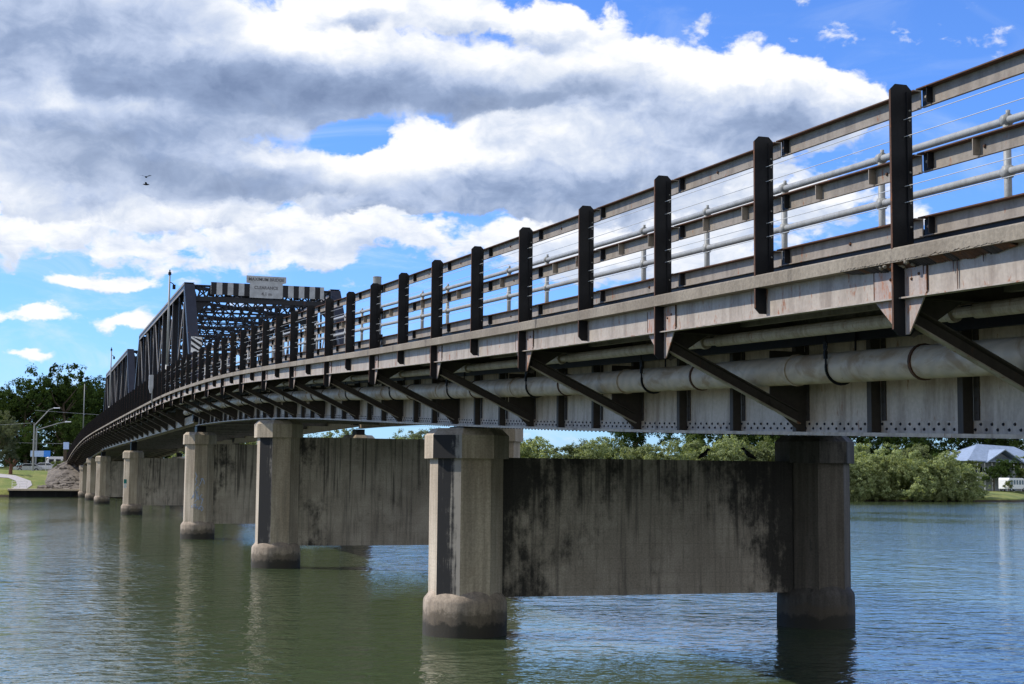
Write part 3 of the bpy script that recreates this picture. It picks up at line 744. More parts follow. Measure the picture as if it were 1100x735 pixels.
# wall materials: the nearest wall carries large mould patches near its ends and top
def m_wall(name, amount, seed):
    mt, t, b = newmat(name); p = pos(t); x, y, z = t.sep(p)
    pn = t.mapping(p, (1, 1, 1), loc=(seed, 0, seed*.3))
    base = t.mix(t.smooth(t.noise(pn, .9, 6, .62), .35, .65), (0.31, 0.275, 0.225), (0.42, 0.375, 0.31))
    st = t.noise(t.mapping(pn, (4.5, 1, .22)), 1.8, 7, .68)
    c = t.mix(t.math('MULTIPLY', t.smooth(st, .45, .7), .55), base, (.06, .055, .05))
    c = t.mix(t.math('MULTIPLY', t.smooth(st, .42, .28), .35), c, (.33, .31, .27))
    # mould, plus painted recess shade on the farther walls: heavier towards both ends and the top edge, broken up by noise
    de = t.math('MINIMUM', t.math('SUBTRACT', x, 8.85), t.math('SUBTRACT', 15.9, x))
    edge = t.smooth(de, 2.4, .1, 0, .20)
    topn = t.smooth(z, 2.0, 3.6, 0, .13) if amount > .5 else t.smooth(z, 3.0, 5.0, 0, .1)
    nn = t.math('ADD', t.math('MULTIPLY', t.noise(t.mapping(pn, (1, 1, .7)), 1.1, 8, .72), .80), t.math('MULTIPLY', t.noise(t.mapping(pn, (3.5, 1, .3)), 1.4, 6, .7), .28))
    k = t.math('ADD', nn, t.math('MULTIPLY', t.math('ADD', edge, topn), amount))
    c = t.mix(t.math('MULTIPLY', t.smooth(k, .60, .78), .92), c, (.014, .0145, .015))
    # water runs falling from the top edge, each with its own length
    rn = t.noise(t.mapping(pn, (5.0, 1, .10)), 1.5, 5, .6); ln_ = t.noise(t.mapping(pn, (2.2, 1, .02)), 1.3, 3, .6)
    run = t.math('MULTIPLY', t.smooth(rn, .52, .60), t.smooth(t.math('SUBTRACT', z, t.math('MULTIPLY_ADD', ln_, -5.0, 5.0)), -.25, .5))
    c = t.mix(t.math('MULTIPLY', run, .7), c, (.03, .028, .026))
    fz = t.math('FRACT', t.math('DIVIDE', t.math('ADD', z, t.math('MULTIPLY', t.noise(p, .6), .03)), .30))
    ln = t.smooth(t.math('ABSOLUTE', t.math('SUBTRACT', fz, .5)), .47, .5)
    c = t.mix(t.math('MULTIPLY', ln, .22), c, (.05, .045, .04))
    fine = t.noise(p, 30, 5, .65)
    c = t.vm('SCALE', c, scale=t.smooth(fine, .2, .8, .75, 1.25))
    t.l.new(c, b.inputs['Base Color']); b.inputs['Roughness'].default_value = .9
    bump(t, b, t.math('ADD', fine, t.math('MULTIPLY', nn, 2.0)), .3, .015)
    return mt
M['wall0'] = m_wall('mould_streaked_wall_near', 1.0, 0.0)
M['wall1'] = m_wall('mould_shade_wall_far', .45, 7.3)
pl = ['nearest concrete pier, two octagonal columns joined by a mould-blackened wall', 'second nearest concrete pier, with a cleaner brown wall', 'concrete pier under the end of the nearer truss, with faint graffiti',
      'concrete pier between the two trusses, with a small teal plate', 'concrete pier at the far end of the farther truss', 'small distant pier, second from the far bank', 'farthest visible pier, right by the rock embankment']
for i, t in enumerate(PIERS):
    e_ = E(t)
    top = {2: 5.25, 3: 5.03, 4: 5.15}.get(i, e_-1.54)
    seat = {2: e_-1.50, 3: 5.72, 4: 5.60}.get(i, e_-1.50)
    pr = pier(t, top, seat, pl[i], i)
    if i == 3:
        q = MB(); q.box(7.70, 7.92, t-.765, t-.742, 2.45, 2.78); q.mi = 1; q.box(7.70, 7.92, t-.762, t-.742, 2.10, 2.44); q.build('marker_plate', [M['teal'], M['white']], pr)
    if i == 2:
        # spidery spray-painted scrawl on the front of the column
        q = MB(); rnd = random.Random(5)
        for s in range(9):
            x = 8.05+rnd.random()*.5; z = 1.5+rnd.random()*1.5; pts = [(x, z)]
            for k in range(6): x += rnd.uniform(-.10, .12); z += rnd.uniform(-.22, .2); x = min(8.6, max(8.0, x)); pts.append((x, z))
            for k in range(len(pts)-1):
                q.bar((pts[k][0], t-.738, pts[k][1]), (pts[k+1][0], t-.738, pts[k+1][1]), .004, .022, up=(1, 0, .3))
        q.build('graffiti', M['paleblue'], pr)

# ------------------------------------------------------------------ truss spans
def lace(q, p0, p1, d, gap, n, w=.05):
    # latticed member: two chords and zigzag lacing between them; d = offset vector from first chord to second
    p0 = Vector(p0); p1 = Vector(p1); d = Vector(d)
    for o in (Vector((0, 0, 0)), d): q.bar(p0+o, p1+o, .10, .07)
    for i in range(n):
        a = p0.lerp(p1, i/n); b = p0.lerp(p1, (i+.5)/n); c = p0.lerp(p1, (i+1)/n)
        q.bar(a, b+d, w, .02, up=(0, 1, 0)); q.bar(b+d, c, w, .02, up=(0, 1, 0))
def truss_span(a, b, label):
    npan = 7; ts = [a+(b-a)*i/npan for i in range(npan+1)]
    zb, zt = 5.92, 13.38
    root = empty('truss_span', (12.4, a, zb), label, 'truss bridge span', 'steel through truss spans')
    deck_parts(root, a, b, False)
    XT = (8.36, 16.42)
    for X in XT:
        tr = MB(); q = tr
        # top chord box with cover plate; cream angles paint sunlight on its edges
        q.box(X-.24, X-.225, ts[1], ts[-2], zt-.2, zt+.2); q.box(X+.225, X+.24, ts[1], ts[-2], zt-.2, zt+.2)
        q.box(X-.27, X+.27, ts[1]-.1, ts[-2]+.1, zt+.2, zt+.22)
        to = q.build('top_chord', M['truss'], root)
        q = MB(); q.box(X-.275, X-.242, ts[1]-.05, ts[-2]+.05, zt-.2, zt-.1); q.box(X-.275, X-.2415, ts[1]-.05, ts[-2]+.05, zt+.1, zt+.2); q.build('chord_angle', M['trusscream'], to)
        q = MB(); q.box(X-.24, X-.22, a, b, zb-.2, zb+.2); q.box(X+.22, X+.24, a, b, zb-.2, zb+.2); q.build('bottom_chord', M['web'], root)
        for (y0, y1) in ((ts[0], ts[1]), (ts[-1], ts[-2])):
            q = MB(); q.bar((X, y0, zb), (X, y1, zt), .56, .42, up=(0, 1, 0) if False else (0, 0, 1)); q.build('end_post', M['truss'], root)
        for i in range(1, npan):
            q = MB()
            for s in (-.2, .2): q.box(X+s-.05, X+s+.05, ts[i]-.14, ts[i]+.14, zb+.2, zt-.2)
            q.box(X-.14, X+.14, ts[i]-.012, ts[i]+.012, zb+.2, zt-.2)
            q.mi = 1; q.box(X-.262, X-.251, ts[i]-.15, ts[i]-.05, zb+.2, zt-.2)  # cream strip paints sunlight along the outer edge
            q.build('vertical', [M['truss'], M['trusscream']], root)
            if 1 <= i < npan-1:
                # diagonals towards midspan and a light counter
                if i < npan/2-.6: dd = [(ts[i], zt, ts[i+1], zb)]
                elif i > npan/2: dd = [(ts[i], zb, ts[i+1], zt)]
                else: dd = [(ts[i], zt, ts[i+1], zb), (ts[i], zb, ts[i+1], zt)]
                for (y0, z0, y1, z1) in dd:
                    q = MB()
                    for s in (-.17, .17): q.bar((X+s, y0, z0), (X+s, y1, z1), .03, .20)
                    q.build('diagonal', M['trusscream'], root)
            # extra sub-vertical hanger at each half panel
        for i in range(npan):
            q = MB(); ym = (ts[i]+ts[i+1])/2
            zz = zb+(zt-zb)*.5
            q.box(X-.20, X-.10, ym-.06, ym+.06, zb+.2, zz if i in (0, npan-1) else zt-.2); q.box(X+.10, X+.20, ym-.06, ym+.06, zb+.2, zz if i in (0, npan-1) else zt-.2)
            q.build('hanger', M['truss'], root)
    # sway frames and top bracing
    for i in range(1, npan):
        q = MB(); y = ts[i]
        end = i in (1, npan-1)
        lace(q, (XT[0]+.2, y, zt+.05), (XT[1]-.2, y, zt+.05), (0, 0, -.75), 0, 16 if end else 14, .10)
        for X, s in ((XT[0], 1), (XT[1], -1)):
            q.prism([(X+s*.2, y-.01, zt-.75), (X+s*1.15, y-.01, zt-.75), (X+s*.2, y-.01, zt-1.6)], (0, .02, 0))
            q.bar((X+s*1.15, y, zt-.75), (X+s*.2, y, zt-1.65), .12, .07)
        if end: 
            q.box(XT[0]+.2, XT[1]-.2, y-.15, y+.15, zt-.78, zt-.52); q.box(XT[0]+.2, XT[1]-.2, y-.12, y+.12, zt+.04, zt+.12)
        for k in range(8):
            xa = XT[0]+.3+(XT[1]-XT[0]-.6)*k/8; xb = XT[0]+.3+(XT[1]-XT[0]-.6)*(k+1)/8
            q.bar((xa, y+.12, zt+.02), (xb, y+.12, zt-.7), .07, .03, up=(0, 1, 0)); q.bar((xb, y+.12, zt+.02), (xa, y+.12, zt-.7), .07, .03, up=(0, 1, 0))
            if k: q.box(xa-.16, xa+.16, y+.10, y+.115, zt-.48, zt-.18)
        q.build('portal_frame' if end else 'sway_frame', M['truss'], root)
    q = MB()
    for i in range(1, npan-1):
        z = zt+.02
        for (xa, xb) in ((XT[0], XT[1]), (XT[1], XT[0])):
            p0 = Vector((xa, ts[i], z)); p1 = Vector((xb, ts[i+1], z)); side = Vector((0, .34, 0))
            q.bar(p0, p1, .12, .14); q.bar(p0+side, p1+side, .12, .14)
            for k in range(18):
                u0, u1 = k/18, (k+1)/18; q.bar(p0.lerp(p1, u0)+(side if k % 2 else Vector()), p0.lerp(p1, u1)+(Vector() if k % 2 else side), .04, .03)
        q.box(11.7, 13.1, (ts[i]+ts[i+1])/2-.6, (ts[i]+ts[i+1])/2+.8, z-.06, z-.045)
    q.build('top_lateral_bracing', M['truss'], root)
    # floor beams, stringers
    for i in range(npan+1):
        q = MB(); y = min(max(ts[i], a+.15), b-.15); e_ = E(y)
        q.box(XT[0]+.26, XT[1]-.26, y-.02, y+.02, e_-1.15, e_-.26); q.box(XT[0]+.26, XT[1]-.26, y-.13, y+.13, e_-1.18, e_-1.152); q.build('floor_beam', M['under'], root)
    for X in (9.8, 11.5, 13.2, 14.9):
        q = MB(); q.sweep([(-.08, -.7), (-.08, -.252), (.08, -.252), (.08, -.7)], stations(a+.2, b-.2, 4), E, X); q.build('stringer', M['under'], root)
    ks = [k for k in range(-2, 99) if a+.3 < post_t(k) < b-.3]
    for k in ks:
        if k % 2 == 0: bracket(post_t(k), root, gb=-1.42, xin=XT[0]-.24, strut_mat='bracketsteel')
    q = MB(); ts2 = stations(a, b, 4)
    q.sweep([(-.05, -.34), (-.05, -.121), (.05, -.121), (.05, -.34)], ts2, E, 7.5); q.build('footpath_stringer', M['under'], root)
    return root
truss_span(75.7, 121.0, 'nearer steel through truss of the two, below the clearance sign')
truss_span(121.4, 166.8, 'farther steel through truss of the two, half hidden by the nearer one')

# ------------------------------------------------------------------ signs on the portal
def text_mesh(body, size, X, Y, Z, mat, parent, name='lettering', depth=.006, rz=0, align='CENTER', sx=1.0):
    cu = bpy.data.curves.new('txt', 'FONT'); cu.body = body; cu.size = size; cu.extrude = depth; cu.align_x = align; cu.align_y = 'CENTER'; cu.offset = size*.018
    o = bpy.data.objects.new('txt', cu); col.objects.link(o); bpy.context.view_layer.update()
    dg = bpy.context.evaluated_depsgraph_get(); me = bpy.data.meshes.new_from_object(o.evaluated_get(dg)); bpy.data.objects.remove(o)
    me.materials.clear(); me.materials.append(mat)
    me.transform(Matrix.Rotation(rz, 4, 'Z') @ Matrix.Rotation(R(90), 4, 'X') @ Matrix.Diagonal((sx, 1, 1, 1)))
    t = bpy.data.objects.new(name, me); col.objects.link(t); t.parent = parent
    t.location = Vector((X, Y, Z))-parent_origin(parent)
    return t
ys = 81.9
cs = empty('clearance_sign', (12.5, ys, 12.9), 'pale clearance sign with black stripes on the nearer truss portal', 'sign')
q = MB(); q.prism([(11.62, ys, 12.90), (13.42, ys, 12.90), (13.42, ys, 13.72), (13.62, ys, 13.78), (13.62, ys, 14.12), (11.42, ys, 14.12), (11.42, ys, 13.72), (11.62, ys, 13.70)], (0, .04, 0)); q.build('centre_board', M['signgrey'], cs)
q = MB(); q.mi = 0
for (x0, x1) in ((9.50, 11.615), (13.425, 15.75)):
    q = MB(); q.box(x0, x1, ys+.005, ys+.04, 12.98, 13.66)
    q.mi = 1; x = x0+.02
    while x < x1-.25: q.box(x, x+.29, ys, ys+.0045, 12.98, 13.66); x += .60
    q.build('striped_board', [M['signgrey'], M['signblack']], cs)
text_mesh('MAXIMUM BRIDGE', .235, 12.52, ys-.008, 13.93, M['lettering'], cs)
text_mesh('CLEARANCE', .235, 12.52, ys-.008, 13.47, M['lettering'], cs)
text_mesh('4.1 m', .25, 12.55, ys-.008, 13.13, M['lettering'], cs)
hz = empty('hazard_marker', (8.45, 77.9, 9.5), 'small board with diagonal black and white stripes on the left end post', 'sign')
q = MB(); yy = 78.05; q.box(8.12, 8.68, yy, yy+.02, 9.45, 10.28); q.mi = 1
for k in range(4):
    z = 9.45+.09+k*.30
    pts = [(8.12, z+.20), (8.12, z+.35), (8.68, z-.03), (8.68, z-.18)]
    pts = [(x, min(10.28, max(9.45, zz))) for x, zz in pts]
    if pts[0][1] != pts[1][1] or pts[2][1] != pts[3][1]: q.prism([(x, yy-.004, zz) for x, zz in pts], (0, .0035, 0))
q.build('striped_board', [M['white'], M['signblack']], hz)
q = MB(); q.box(8.36, 8.44, yy+.021, yy+.3, 9.7, 10.0); q.build('clamp', M['darksteel'], hz)
# white back of a box on the railing
eb = empty('equipment_box', (6.33, 80.2, E(80.2)+.4), 'white box mounted on the railing in front of the nearer truss', 'box')
q = MB(); q.box(6.22, 6.44, 80.0, 80.2, 7.65, 8.35); q.prism([(6.22, 80.0, 7.65), (6.44, 80.0, 7.65), (6.37, 80.0, 7.4), (6.29, 80.0, 7.4)], (0, .18, 0)); q.build('box_body', M['signgrey'], eb)
q = MB(); q.box(6.40, 6.46, 80.505, 80.56, 6.9, 8.4); q.build('mounting_post', M['galv'], eb)

# bridge lamps
def bridge_lamp(t, top, label, h2=True):
    X = 6.62; z = E(t); root = empty('bridge_lamp', (X, t, z), label, 'street lamp', 'slim lamp posts on the footpath edge')
    q = MB(); q.tube((X+.2, t+.1, z-.05), (X+.2, t+.1, z+1.6), .085, 12); q.tube((X+.2, t+.1, z+1.6), (X+.2, t+.1, top), .065, 12, .045); q.build('pole', M['galv'], root, smooth=True)
    q = MB(); q.tube((X+.2, t+.1, top), (X+.2, t+.1, top+.14), .09, 10, .07); q.tube((X+.2, t+.1, top+.14), (X+.2, t+.1, top+.26), .03, 8)
    q.bar((X+.2, t+.1, top-.35), (X+.42, t+.1, top-.48), .04, .04); q.box(X+.36, X+.50, t, t+.22, top-.72, top-.5); q.build('lamp_head', M['darksteel'], root)
bridge_lamp(76.6, 13.25, 'slim lamp post with dark head beside the nearer truss')
bridge_lamp(128.0, 13.45, 'slim lamp post rising in front of the farther truss')
bridge_lamp(183.0, 13.85, 'slim lamp post standing beyond both trusses before the dark trees')
sp = empty('stub_pole', (6.78, 29.3, E(29.3)), 'grey stub of a cut-off lamp post on the footpath edge above the nearest pier', 'post')
q = MB(); q.tube((6.66, 29.05, E(29)-.6), (6.66, 29.05, E(29)+1.46), .085, 14); q.tube((6.66, 29.05, E(29)+1.46), (6.66, 29.05, E(29)+1.48), .088, 14); q.build('pole', M['galv'], sp, smooth=False)
q = MB()
for h in (.2, .72, 1.2): q.box(6.56, 6.74, 28.82, 28.95, E(29)+h, E(29)+h+.1)
q.build('clamp', M['darksteel'], sp)

# ------------------------------------------------------------------ water and land
q = MB()
q.v = [Vector(p) for p in ((-5000, -3000, 0), (6000, -3000, 0), (6000, 7000, 0), (-5000, 7000, 0))]; q.face([0, 1, 2, 3])
tag(q.build('river_water', M['water']), kind='structure')

def shore(x):
    P = [(-600, 250), (-120, 226), (-6, 217), (-2, 215.5), (9, 215), (30, 213), (100, 210), (160, 211), (172, 228), (182, 237), (230, 250), (320, 262), (900, 330)]
    for i in range(len(P)-1):
        if x <= P[i+1][0]: a, b = P[i], P[i+1]; return a[1]+(b[1]-a[1])*(x-a[0])/(b[0]-a[0])
    return P[-1][1]
def land_h(x, d):
    # height of the far bank at distance d behind the shore
    left = 1/(1+math.exp((x-25)/6.0))
    hl = 1.0 if d < 2 else 1.0+2.6*min(1, (d-2)/13.0)+.9*min(1, max(0, d-15)/40)
    hr = .45+.9*min(1, d/6.0)+.9*min(1, max(0, d-6)/40)
    return hl*left+hr*(1-left)+.05*noise.noise(Vector((x*.3, d*.3, 0)))
q = MB()
xs = [-600, -300, -150, -80, -40]+[-30+1.5*i for i in range(50)]+[50+6*i for i in range(40)]+[300, 360, 450, 600, 900]
ds = [-6, -.3, 0, .6, 1.2, 2, 3.5, 5, 7, 9, 11, 13, 15, 18, 22, 28, 36, 50, 80, 140, 300, 900, 3000]
for x in xs:
    for d_ in ds:
        z = -1.5 if d_ < -1 else (-.3 if d_ < 0 else land_h(x, max(0, d_)))
        q.v.append(Vector((x, shore(x)+d_, z)))
nd_ = len(ds)
for i in range(len(xs)-1):
    for j in range(nd_-1): q.face([i*nd_+j, i*nd_+j+1, (i+1)*nd_+j+1, (i+1)*nd_+j])
tag(q.build('far_bank_ground', M['grass'], smooth=True), kind='structure')

# road embankment, riprap, quay
q = MB()
ts = [231+2.5*i for i in range(12)]+[262, 275, 300, 360]
for t in ts:
    e_ = E(t)-.05
    for (x, z) in ((3.0, land_h(0, t-215)-.4), (6.2, e_), (17.2, e_), (24.0, land_h(20, t-215)-.4)): q.v.append(Vector((x if z == e_ else x, t, z)))
for i in range(len(ts)-1):
    for j in range(3): q.face([i*4+j, i*4+j+1, i*4+5+j, i*4+4+j])
n = len(q.v)
for (x, y, z) in ((2.6, 219, 1.0), (6.0, 217.2, 1.05), (18.5, 217.2, 1.0), (25, 219, 1.0)): q.v.append(Vector((x, y, z)))
for j in range(3): q.face([n+j, n+j+1, j+1, j])
tag(q.build('road_embankment', M['rock']), kind='structure')
# boulders of the riprap: separate lumps in one heap nobody could count
def rock_mb(q, c, s, rnd):
    n = len(q.v); bm = bmesh.new(); bmesh.ops.create_icosphere(bm, subdivisions=1, radius=s)
    sd_ = rnd.uniform(0, 99)
    for vv in bm.verts:
        k = 1+.45*noise.noise(vv.co*1.4/s+Vector((sd_, 0, 0))); q.v.append(Vector(c)+Vector((vv.co.x*k*1.2, vv.co.y*k, vv.co.z*k*.7)))
    bm.verts.index_update()
    for f in bm.faces: q.face([n+vv.index for vv in f.verts])
    bm.free()
q = MB(); rnd = random.Random(11)
for i in range(900):
    u_, v_ = rnd.random(), rnd.random(); x = 2.4+15*u_; y = 217.6+13.2*v_; z = 1.0+(E(231)-1.3)*v_
    if x < 6.0: z = 1.0+(z-1.0)*min(1, .25+.75*(x-2.4)/3.6)+.1
    rock_mb(q, (x, y, z), rnd.uniform(.16, .30) if rnd.random() < .8 else rnd.uniform(.35, .62), rnd)
tag(q.build('riprap_rocks', M['rock']), 'grey brown rubble heaped on the slope under the far end of the bridge', 'rocks', kind='stuff')
qy = empty('quay', (3, 215, 0), 'low dark quay with a pale concrete lip below the far rocks', 'quay')
q = MB(); q.box(-1.6, 20, 214.2, 217.4, .88, 1.12); q.build('deck', M['sand'], qy)
q = MB(); q.box(-1.4, 19.8, 214.9, 217.2, -1, .877)
for i in range(11): q.box(-1.4+i*2, -1.15+i*2, 214.4, 214.65, -1, .877)
q.build('timber_face', M['darksteel'], qy)
ab = empty('abutment', (12.4, 238, 0), 'concrete abutment carrying the far end of the last span', 'abutment')
q = MB(); q.box(6.9, 17.3, 237.2, 239.2, 1.0, E(238)-1.5); q.box(6.9, 17.3, 238.2, 239.2, E(238)-1.495, E(238)-.13); q.build('headwall', M['conc'], ab)
q = MB(); q.box(6.5, 6.9, 236.4, 242, 1.4, E(238)-.2); q.build('wing_wall', M['conc'], ab)
# road beyond
q = MB()
tt = [238.05+4*i for i in range(20)]
for t in tt:
    for x in (8.2, 16.6): q.v.append(Vector((x, t, E(t)+.02)))
for i in range(len(tt)-1): q.face([2*i, 2*i+1, 2*i+3, 2*i+2])
tag(q.build('road', M['asphalt']), kind='structure')
# path and boat ramp slab
q = MB(); pts = [(-.1, 217.6), (.6, 220), (.4, 223), (-1.2, 226), (-5, 228.5), (-12, 230)]
for i, (x, y) in enumerate(pts):
    wd = 1.0 if i < 4 else 1.3
    dx_ = (1, 0) if i < 3 else (.45, .9)
    for s in (-1, 1):
        xx, yy_ = x+s*wd*dx_[0], y+s*wd*dx_[1]; q.v.append(Vector((xx, yy_, land_h(xx, yy_-shore(xx))+.07)))
for i in range(len(pts)-1): q.face([2*i, 2*i+1, 2*i+3, 2*i+2])
tag(q.build('path', M['path']), kind='structure')
st = empty('ramp_railing', (-.2, 217.4, 1.1), 'white landing rails where the pale path meets the quay', 'railing')
q = MB()
for z in (1.35, 1.75, 2.1): q.box(-1.1, .9, 217.45, 217.5, z, z+.06)
q.build('rail', M['white'], st)
for x in (-1.1, -.1, .85):
    q = MB(); q.box(x, x+.06, 217.51, 217.57, 1.05, 2.2); q.build('post', M['white'], st)

# ------------------------------------------------------------------ objects on the far left bank
def lamp_double(x, y, top, ax, ay, az_, label):
    root = empty('street_lamp', (x, y, land_h(x, y-shore(x))), label, 'street lamp', 'street lamps with long arms on the far bank')
    q = MB(); q.tube((x, y, 2.8), (x, y, top), .16, 10, .11); q.build('pole', M['galv'], root)
    q = MB(); q.tube((x, y, top-.3), (x+(ax-x)*.75, y, az_-.25), .07, 8); q.tube((x+(ax-x)*.75, y, az_-.25), (ax, y, az_), .06, 8); q.build('arm', M['galv'], root)
    q = MB(); q.hexa([(ax-.1, y-.2, az_-.07), (ax+.8, y-.2, az_-.02), (ax+.8, y+.2, az_-.02), (ax-.1, y+.2, az_-.07), (ax-.1, y-.12, az_+.1), (ax+.8, y-.12, az_+.1), (ax+.8, y+.12, az_+.1), (ax-.1, y+.12, az_+.1)]); q.build('lamp_head', M['white'], root)
lamp_double(1.68, 232, 10.6, 4.4, 232, 12.95, 'street lamp whose long arm reaches highest over the far bank lawn')
lamp_double(2.1, 240, 10.2, 6.3, 240, 11.2, 'street lamp with the lower, flatter arm just behind the taller one')
pw = empty('power_line', (-40, 236, 9), 'thin power wires crossing in front of the dark trees at the left', 'cable')
for (z0, z1, y) in ((8.6, 10.7, 231.5), (8.9, 8.7, 245)):
    q = MB(); pp = []
    for i in range(25):
        s = i/24; x = -60+s*160 if y > 240 else -60+s*61.7; zz = z0+(z1-z0)*s-4*.9*s*(1-s); pp.append(Vector((x, y, zz)))
    for i in range(24): q.tube(pp[i], pp[i+1], .018, 5, caps=False)
    q.build('wire', M['cable'], pw)
q = MB(); pp = [Vector((1.7+s/20*90, 238+s/20*20, 13.0-4*1.0*(s/20)*(1-s/20)-.2)) for s in range(21)]
for i in range(20): q.tube(pp[i], pp[i+1], .018, 5, caps=False)
q.build('wire', M['cable'], pw)
sb = empty('blue_sign_board', (2.7, 236, 3.5), 'wide blue and pale blue sign board on two posts on the lawn', 'sign')
q = MB(); q.box(1.3, 3.2, 236, 236.08, 5.75, 6.65); q.mi = 1; q.box(3.2, 4.15, 235.99, 236.08, 5.72, 6.68); q.build('board', [M['paleblue'], M['blue']], sb)
for x in (1.7, 3.5): q = MB(); q.box(x, x+.09, 236.09, 236.18, 3.2, 6.2); q.build('post', M['white'], sb)
cb = empty('white_cabinet', (6.4, 234, 4.5), 'small pale blue box on a mossy post beside the end of the bridge', 'box')
q = MB(); q.box(5.95, 6.75, 234, 234.3, 6.9, 7.95); q.build('box_body', M['paleblue'], cb)
q = MB(); q.box(6.0, 6.45, 234.05, 234.4, 3.2, 6.895); q.build('post', M['bark'], cb)
# vehicles
def vehicle(name, loc, rz, L, W, H, kind, mat, label):
    g = loc[2]
    root = empty(name, loc, label, 'van' if kind != 'car' else 'car', None, rz)
    def ch(mb, nm, mt, par=root):
        me_o = mb.build(nm, mt); me_o.parent = par; return me_o
    q = MB()
    if kind == 'car':
        s = [(-L/2, .35), (-L/2, .75), (-L/2+.1, .9), (-L*.28, .98), (-L*.14, H), (L*.22, H), (L*.38, .95), (L/2, .85), (L/2, .35)]
    elif kind == 'van':
        s = [(-L/2, .35), (-L/2, 1.0), (-L/2+.35, 1.15), (-L/2+.9, H-.05), (-L/2+1.2, H), (L/2-.1, H), (L/2, H-.15), (L/2, .35)]
    else:
        s = [(-L/2, .4), (-L/2, 1.25), (-L/2+.5, H-.35), (-L/2+.9, H-.05), (-L/2+1.4, H), (L/2-.2, H), (L/2, H-.25), (L/2, .4)]
    q.prism([(x, -W/2, z) for x, z in s], (0, W, 0)); body = ch(q, 'body', mat)
    bm = bmesh.new(); bm.from_mesh(body.data); bmesh.ops.bevel(bm, geom=[e for e in bm.edges], offset=.06, segments=2, affect='EDGES'); bm.to_mesh(body.data); bm.free()
    q = MB()
    if kind == 'car': q.prism([(-L*.25, -W/2-.01, 1.0), (-L*.13, -W/2-.01, H-.08), (L*.2, -W/2-.01, H-.08), (L*.33, -W/2-.01, 1.0)], (0, W+.02, 0))
    else:
        x = -L/2+.95
        while x < L/2-.6: q.box(x, x+.75, -W/2-.01, W/2+.01, 1.25, H-.4); x += 1.05
    ch(q, 'window', M['glass'])
    q = MB()
    xw = -L/2-.01 if kind == 'van' else -L/2
    if kind == 'car': q.prism([(-L*.29, -W*.4, .99), (-L*.155, -W*.38, H-.06), (-L*.165, -W*.38, H-.03), (-L*.3, -W*.4, 1.02)], (0, W*.78, 0))
    else: q.prism([(-L/2+.34 if kind == 'van' else -L/2+.02, -W*.42, 1.25), (-L/2+.82 if kind == 'van' else -L/2+.5, -W*.42, H-.25), (-L/2+.75 if kind == 'van' else -L/2+.42, -W*.42, H-.22), (-L/2+.25 if kind == 'van' else -L/2-.06, -W*.42, 1.3)], (0, W*.84, 0))
    ch(q, 'windscreen', M['glass'])
    for x in (-L/2+.85, L/2-.85):
        for y in (-W/2+.1, W/2-.1):
            q = MB(); q.tube((x, y-.11, .34), (x, y+.11, .34), .34, 16); wh = ch(q, 'wheel', M['rubber'])
            q = MB(); q.tube((x, y-.118, .34), (x, y+.118, .34), .19, 12); ch(q, 'hub', M['silver'], wh)
    for y in (-W*.36, W*.36):
        q = MB(); q.box(-L/2-.02, -L/2+.1, y-.15, y+.15, .62, .78); ch(q, 'headlight', M['white'])
    return root
vehicle('parked_van', (5.35, 246, 3.55), R(8), 4.6, 1.8, 2.35, 'van', M['white'], 'white van parked left of the bridge end under the dark trees')
vehicle('parked_car', (1.0, 239, 3.35), R(3), 4.1, 1.7, 1.4, 'car', M['silver'], 'silver car parked just left of the street lamp poles')
vehicle('parked_car', (3.6, 241, 3.5), R(178), 4.1, 1.7, 1.4, 'car', M['white'], 'white car parked below the blue sign board')
vehicle('motorhome', (181.4, 243.5, 1.58), R(205), 6.6, 2.2, 2.5, 'bus', M['white'], 'long white motorhome parked in front of the pale blue house')
# dry brown shrub on the lawn
def blob_leaves(q, c, rx, ry, rz_, n, s, rnd, lobes=6, clump=.42):
    c = Vector(c); cs_ = [(Vector((rnd.gauss(0, .42)*rx, rnd.gauss(0, .42)*ry, rnd.uniform(-.65, .78)*rz_)), rnd.uniform(.26, .50)) for _ in range(lobes)]
    per = 34; ncl = max(6, n//per)
    for k_ in range(ncl):
        lc, lr = cs_[rnd.randrange(lobes)]
        dd = Vector((rnd.gauss(0, 1), rnd.gauss(0, 1), rnd.gauss(.15, 1))).normalized()*(rnd.random()**.22)
        cc = c+lc+Vector((dd.x*rx*lr, dd.y*ry*lr, dd.z*rz_*lr)); cr_ = clump*rnd.uniform(.6, 1.4)*(1 if rx > 2 else rx/3)
        for i in range(per):
            d2 = Vector((rnd.gauss(0, 1), rnd.gauss(0, 1), rnd.gauss(0, .75))); d2 = d2*(min(1.6, d2.length)/max(.01, d2.length)); p = cc+d2*cr_*.62
            nrm = (dd*.6+d2.normalized()*.7+Vector((rnd.gauss(0, .5), rnd.gauss(0, .5), rnd.gauss(0, .5)+.3))).normalized()
            x = nrm.orthogonal().normalized(); x.rotate(Matrix.Rotation(rnd.uniform(0, 6.28), 3, nrm)); y = nrm.cross(x)
            a = s*rnd.uniform(.55, 1.2); b_ = a*rnd.uniform(.4, .75); k = len(q.v)
            q.v += [p-x*a, p-y*b_*.9+x*a*.1, p+x*a, p+y*b_]; q.face([k, k+1, k+2, k+3])
sh_ = empty('dry_shrub', (-1.35, 228, 3.3), 'small rust brown shrub standing on the far bank lawn', 'shrub')
q = MB(); blob_leaves(q, (-1.35, 228, 4.7), 1.1, .9, .8, 420, .12, random.Random(2)); q.build('foliage', M['brown'], sh_)
q = MB(); q.tube((-1.4, 228, 3.1), (-1.35, 228, 4.6), .28, 8, .2); q.tube((-1.2, 228, 4.2), (-.4, 228, 5.1), .07, 6, .04); q.build('stem', M['brown'], sh_)

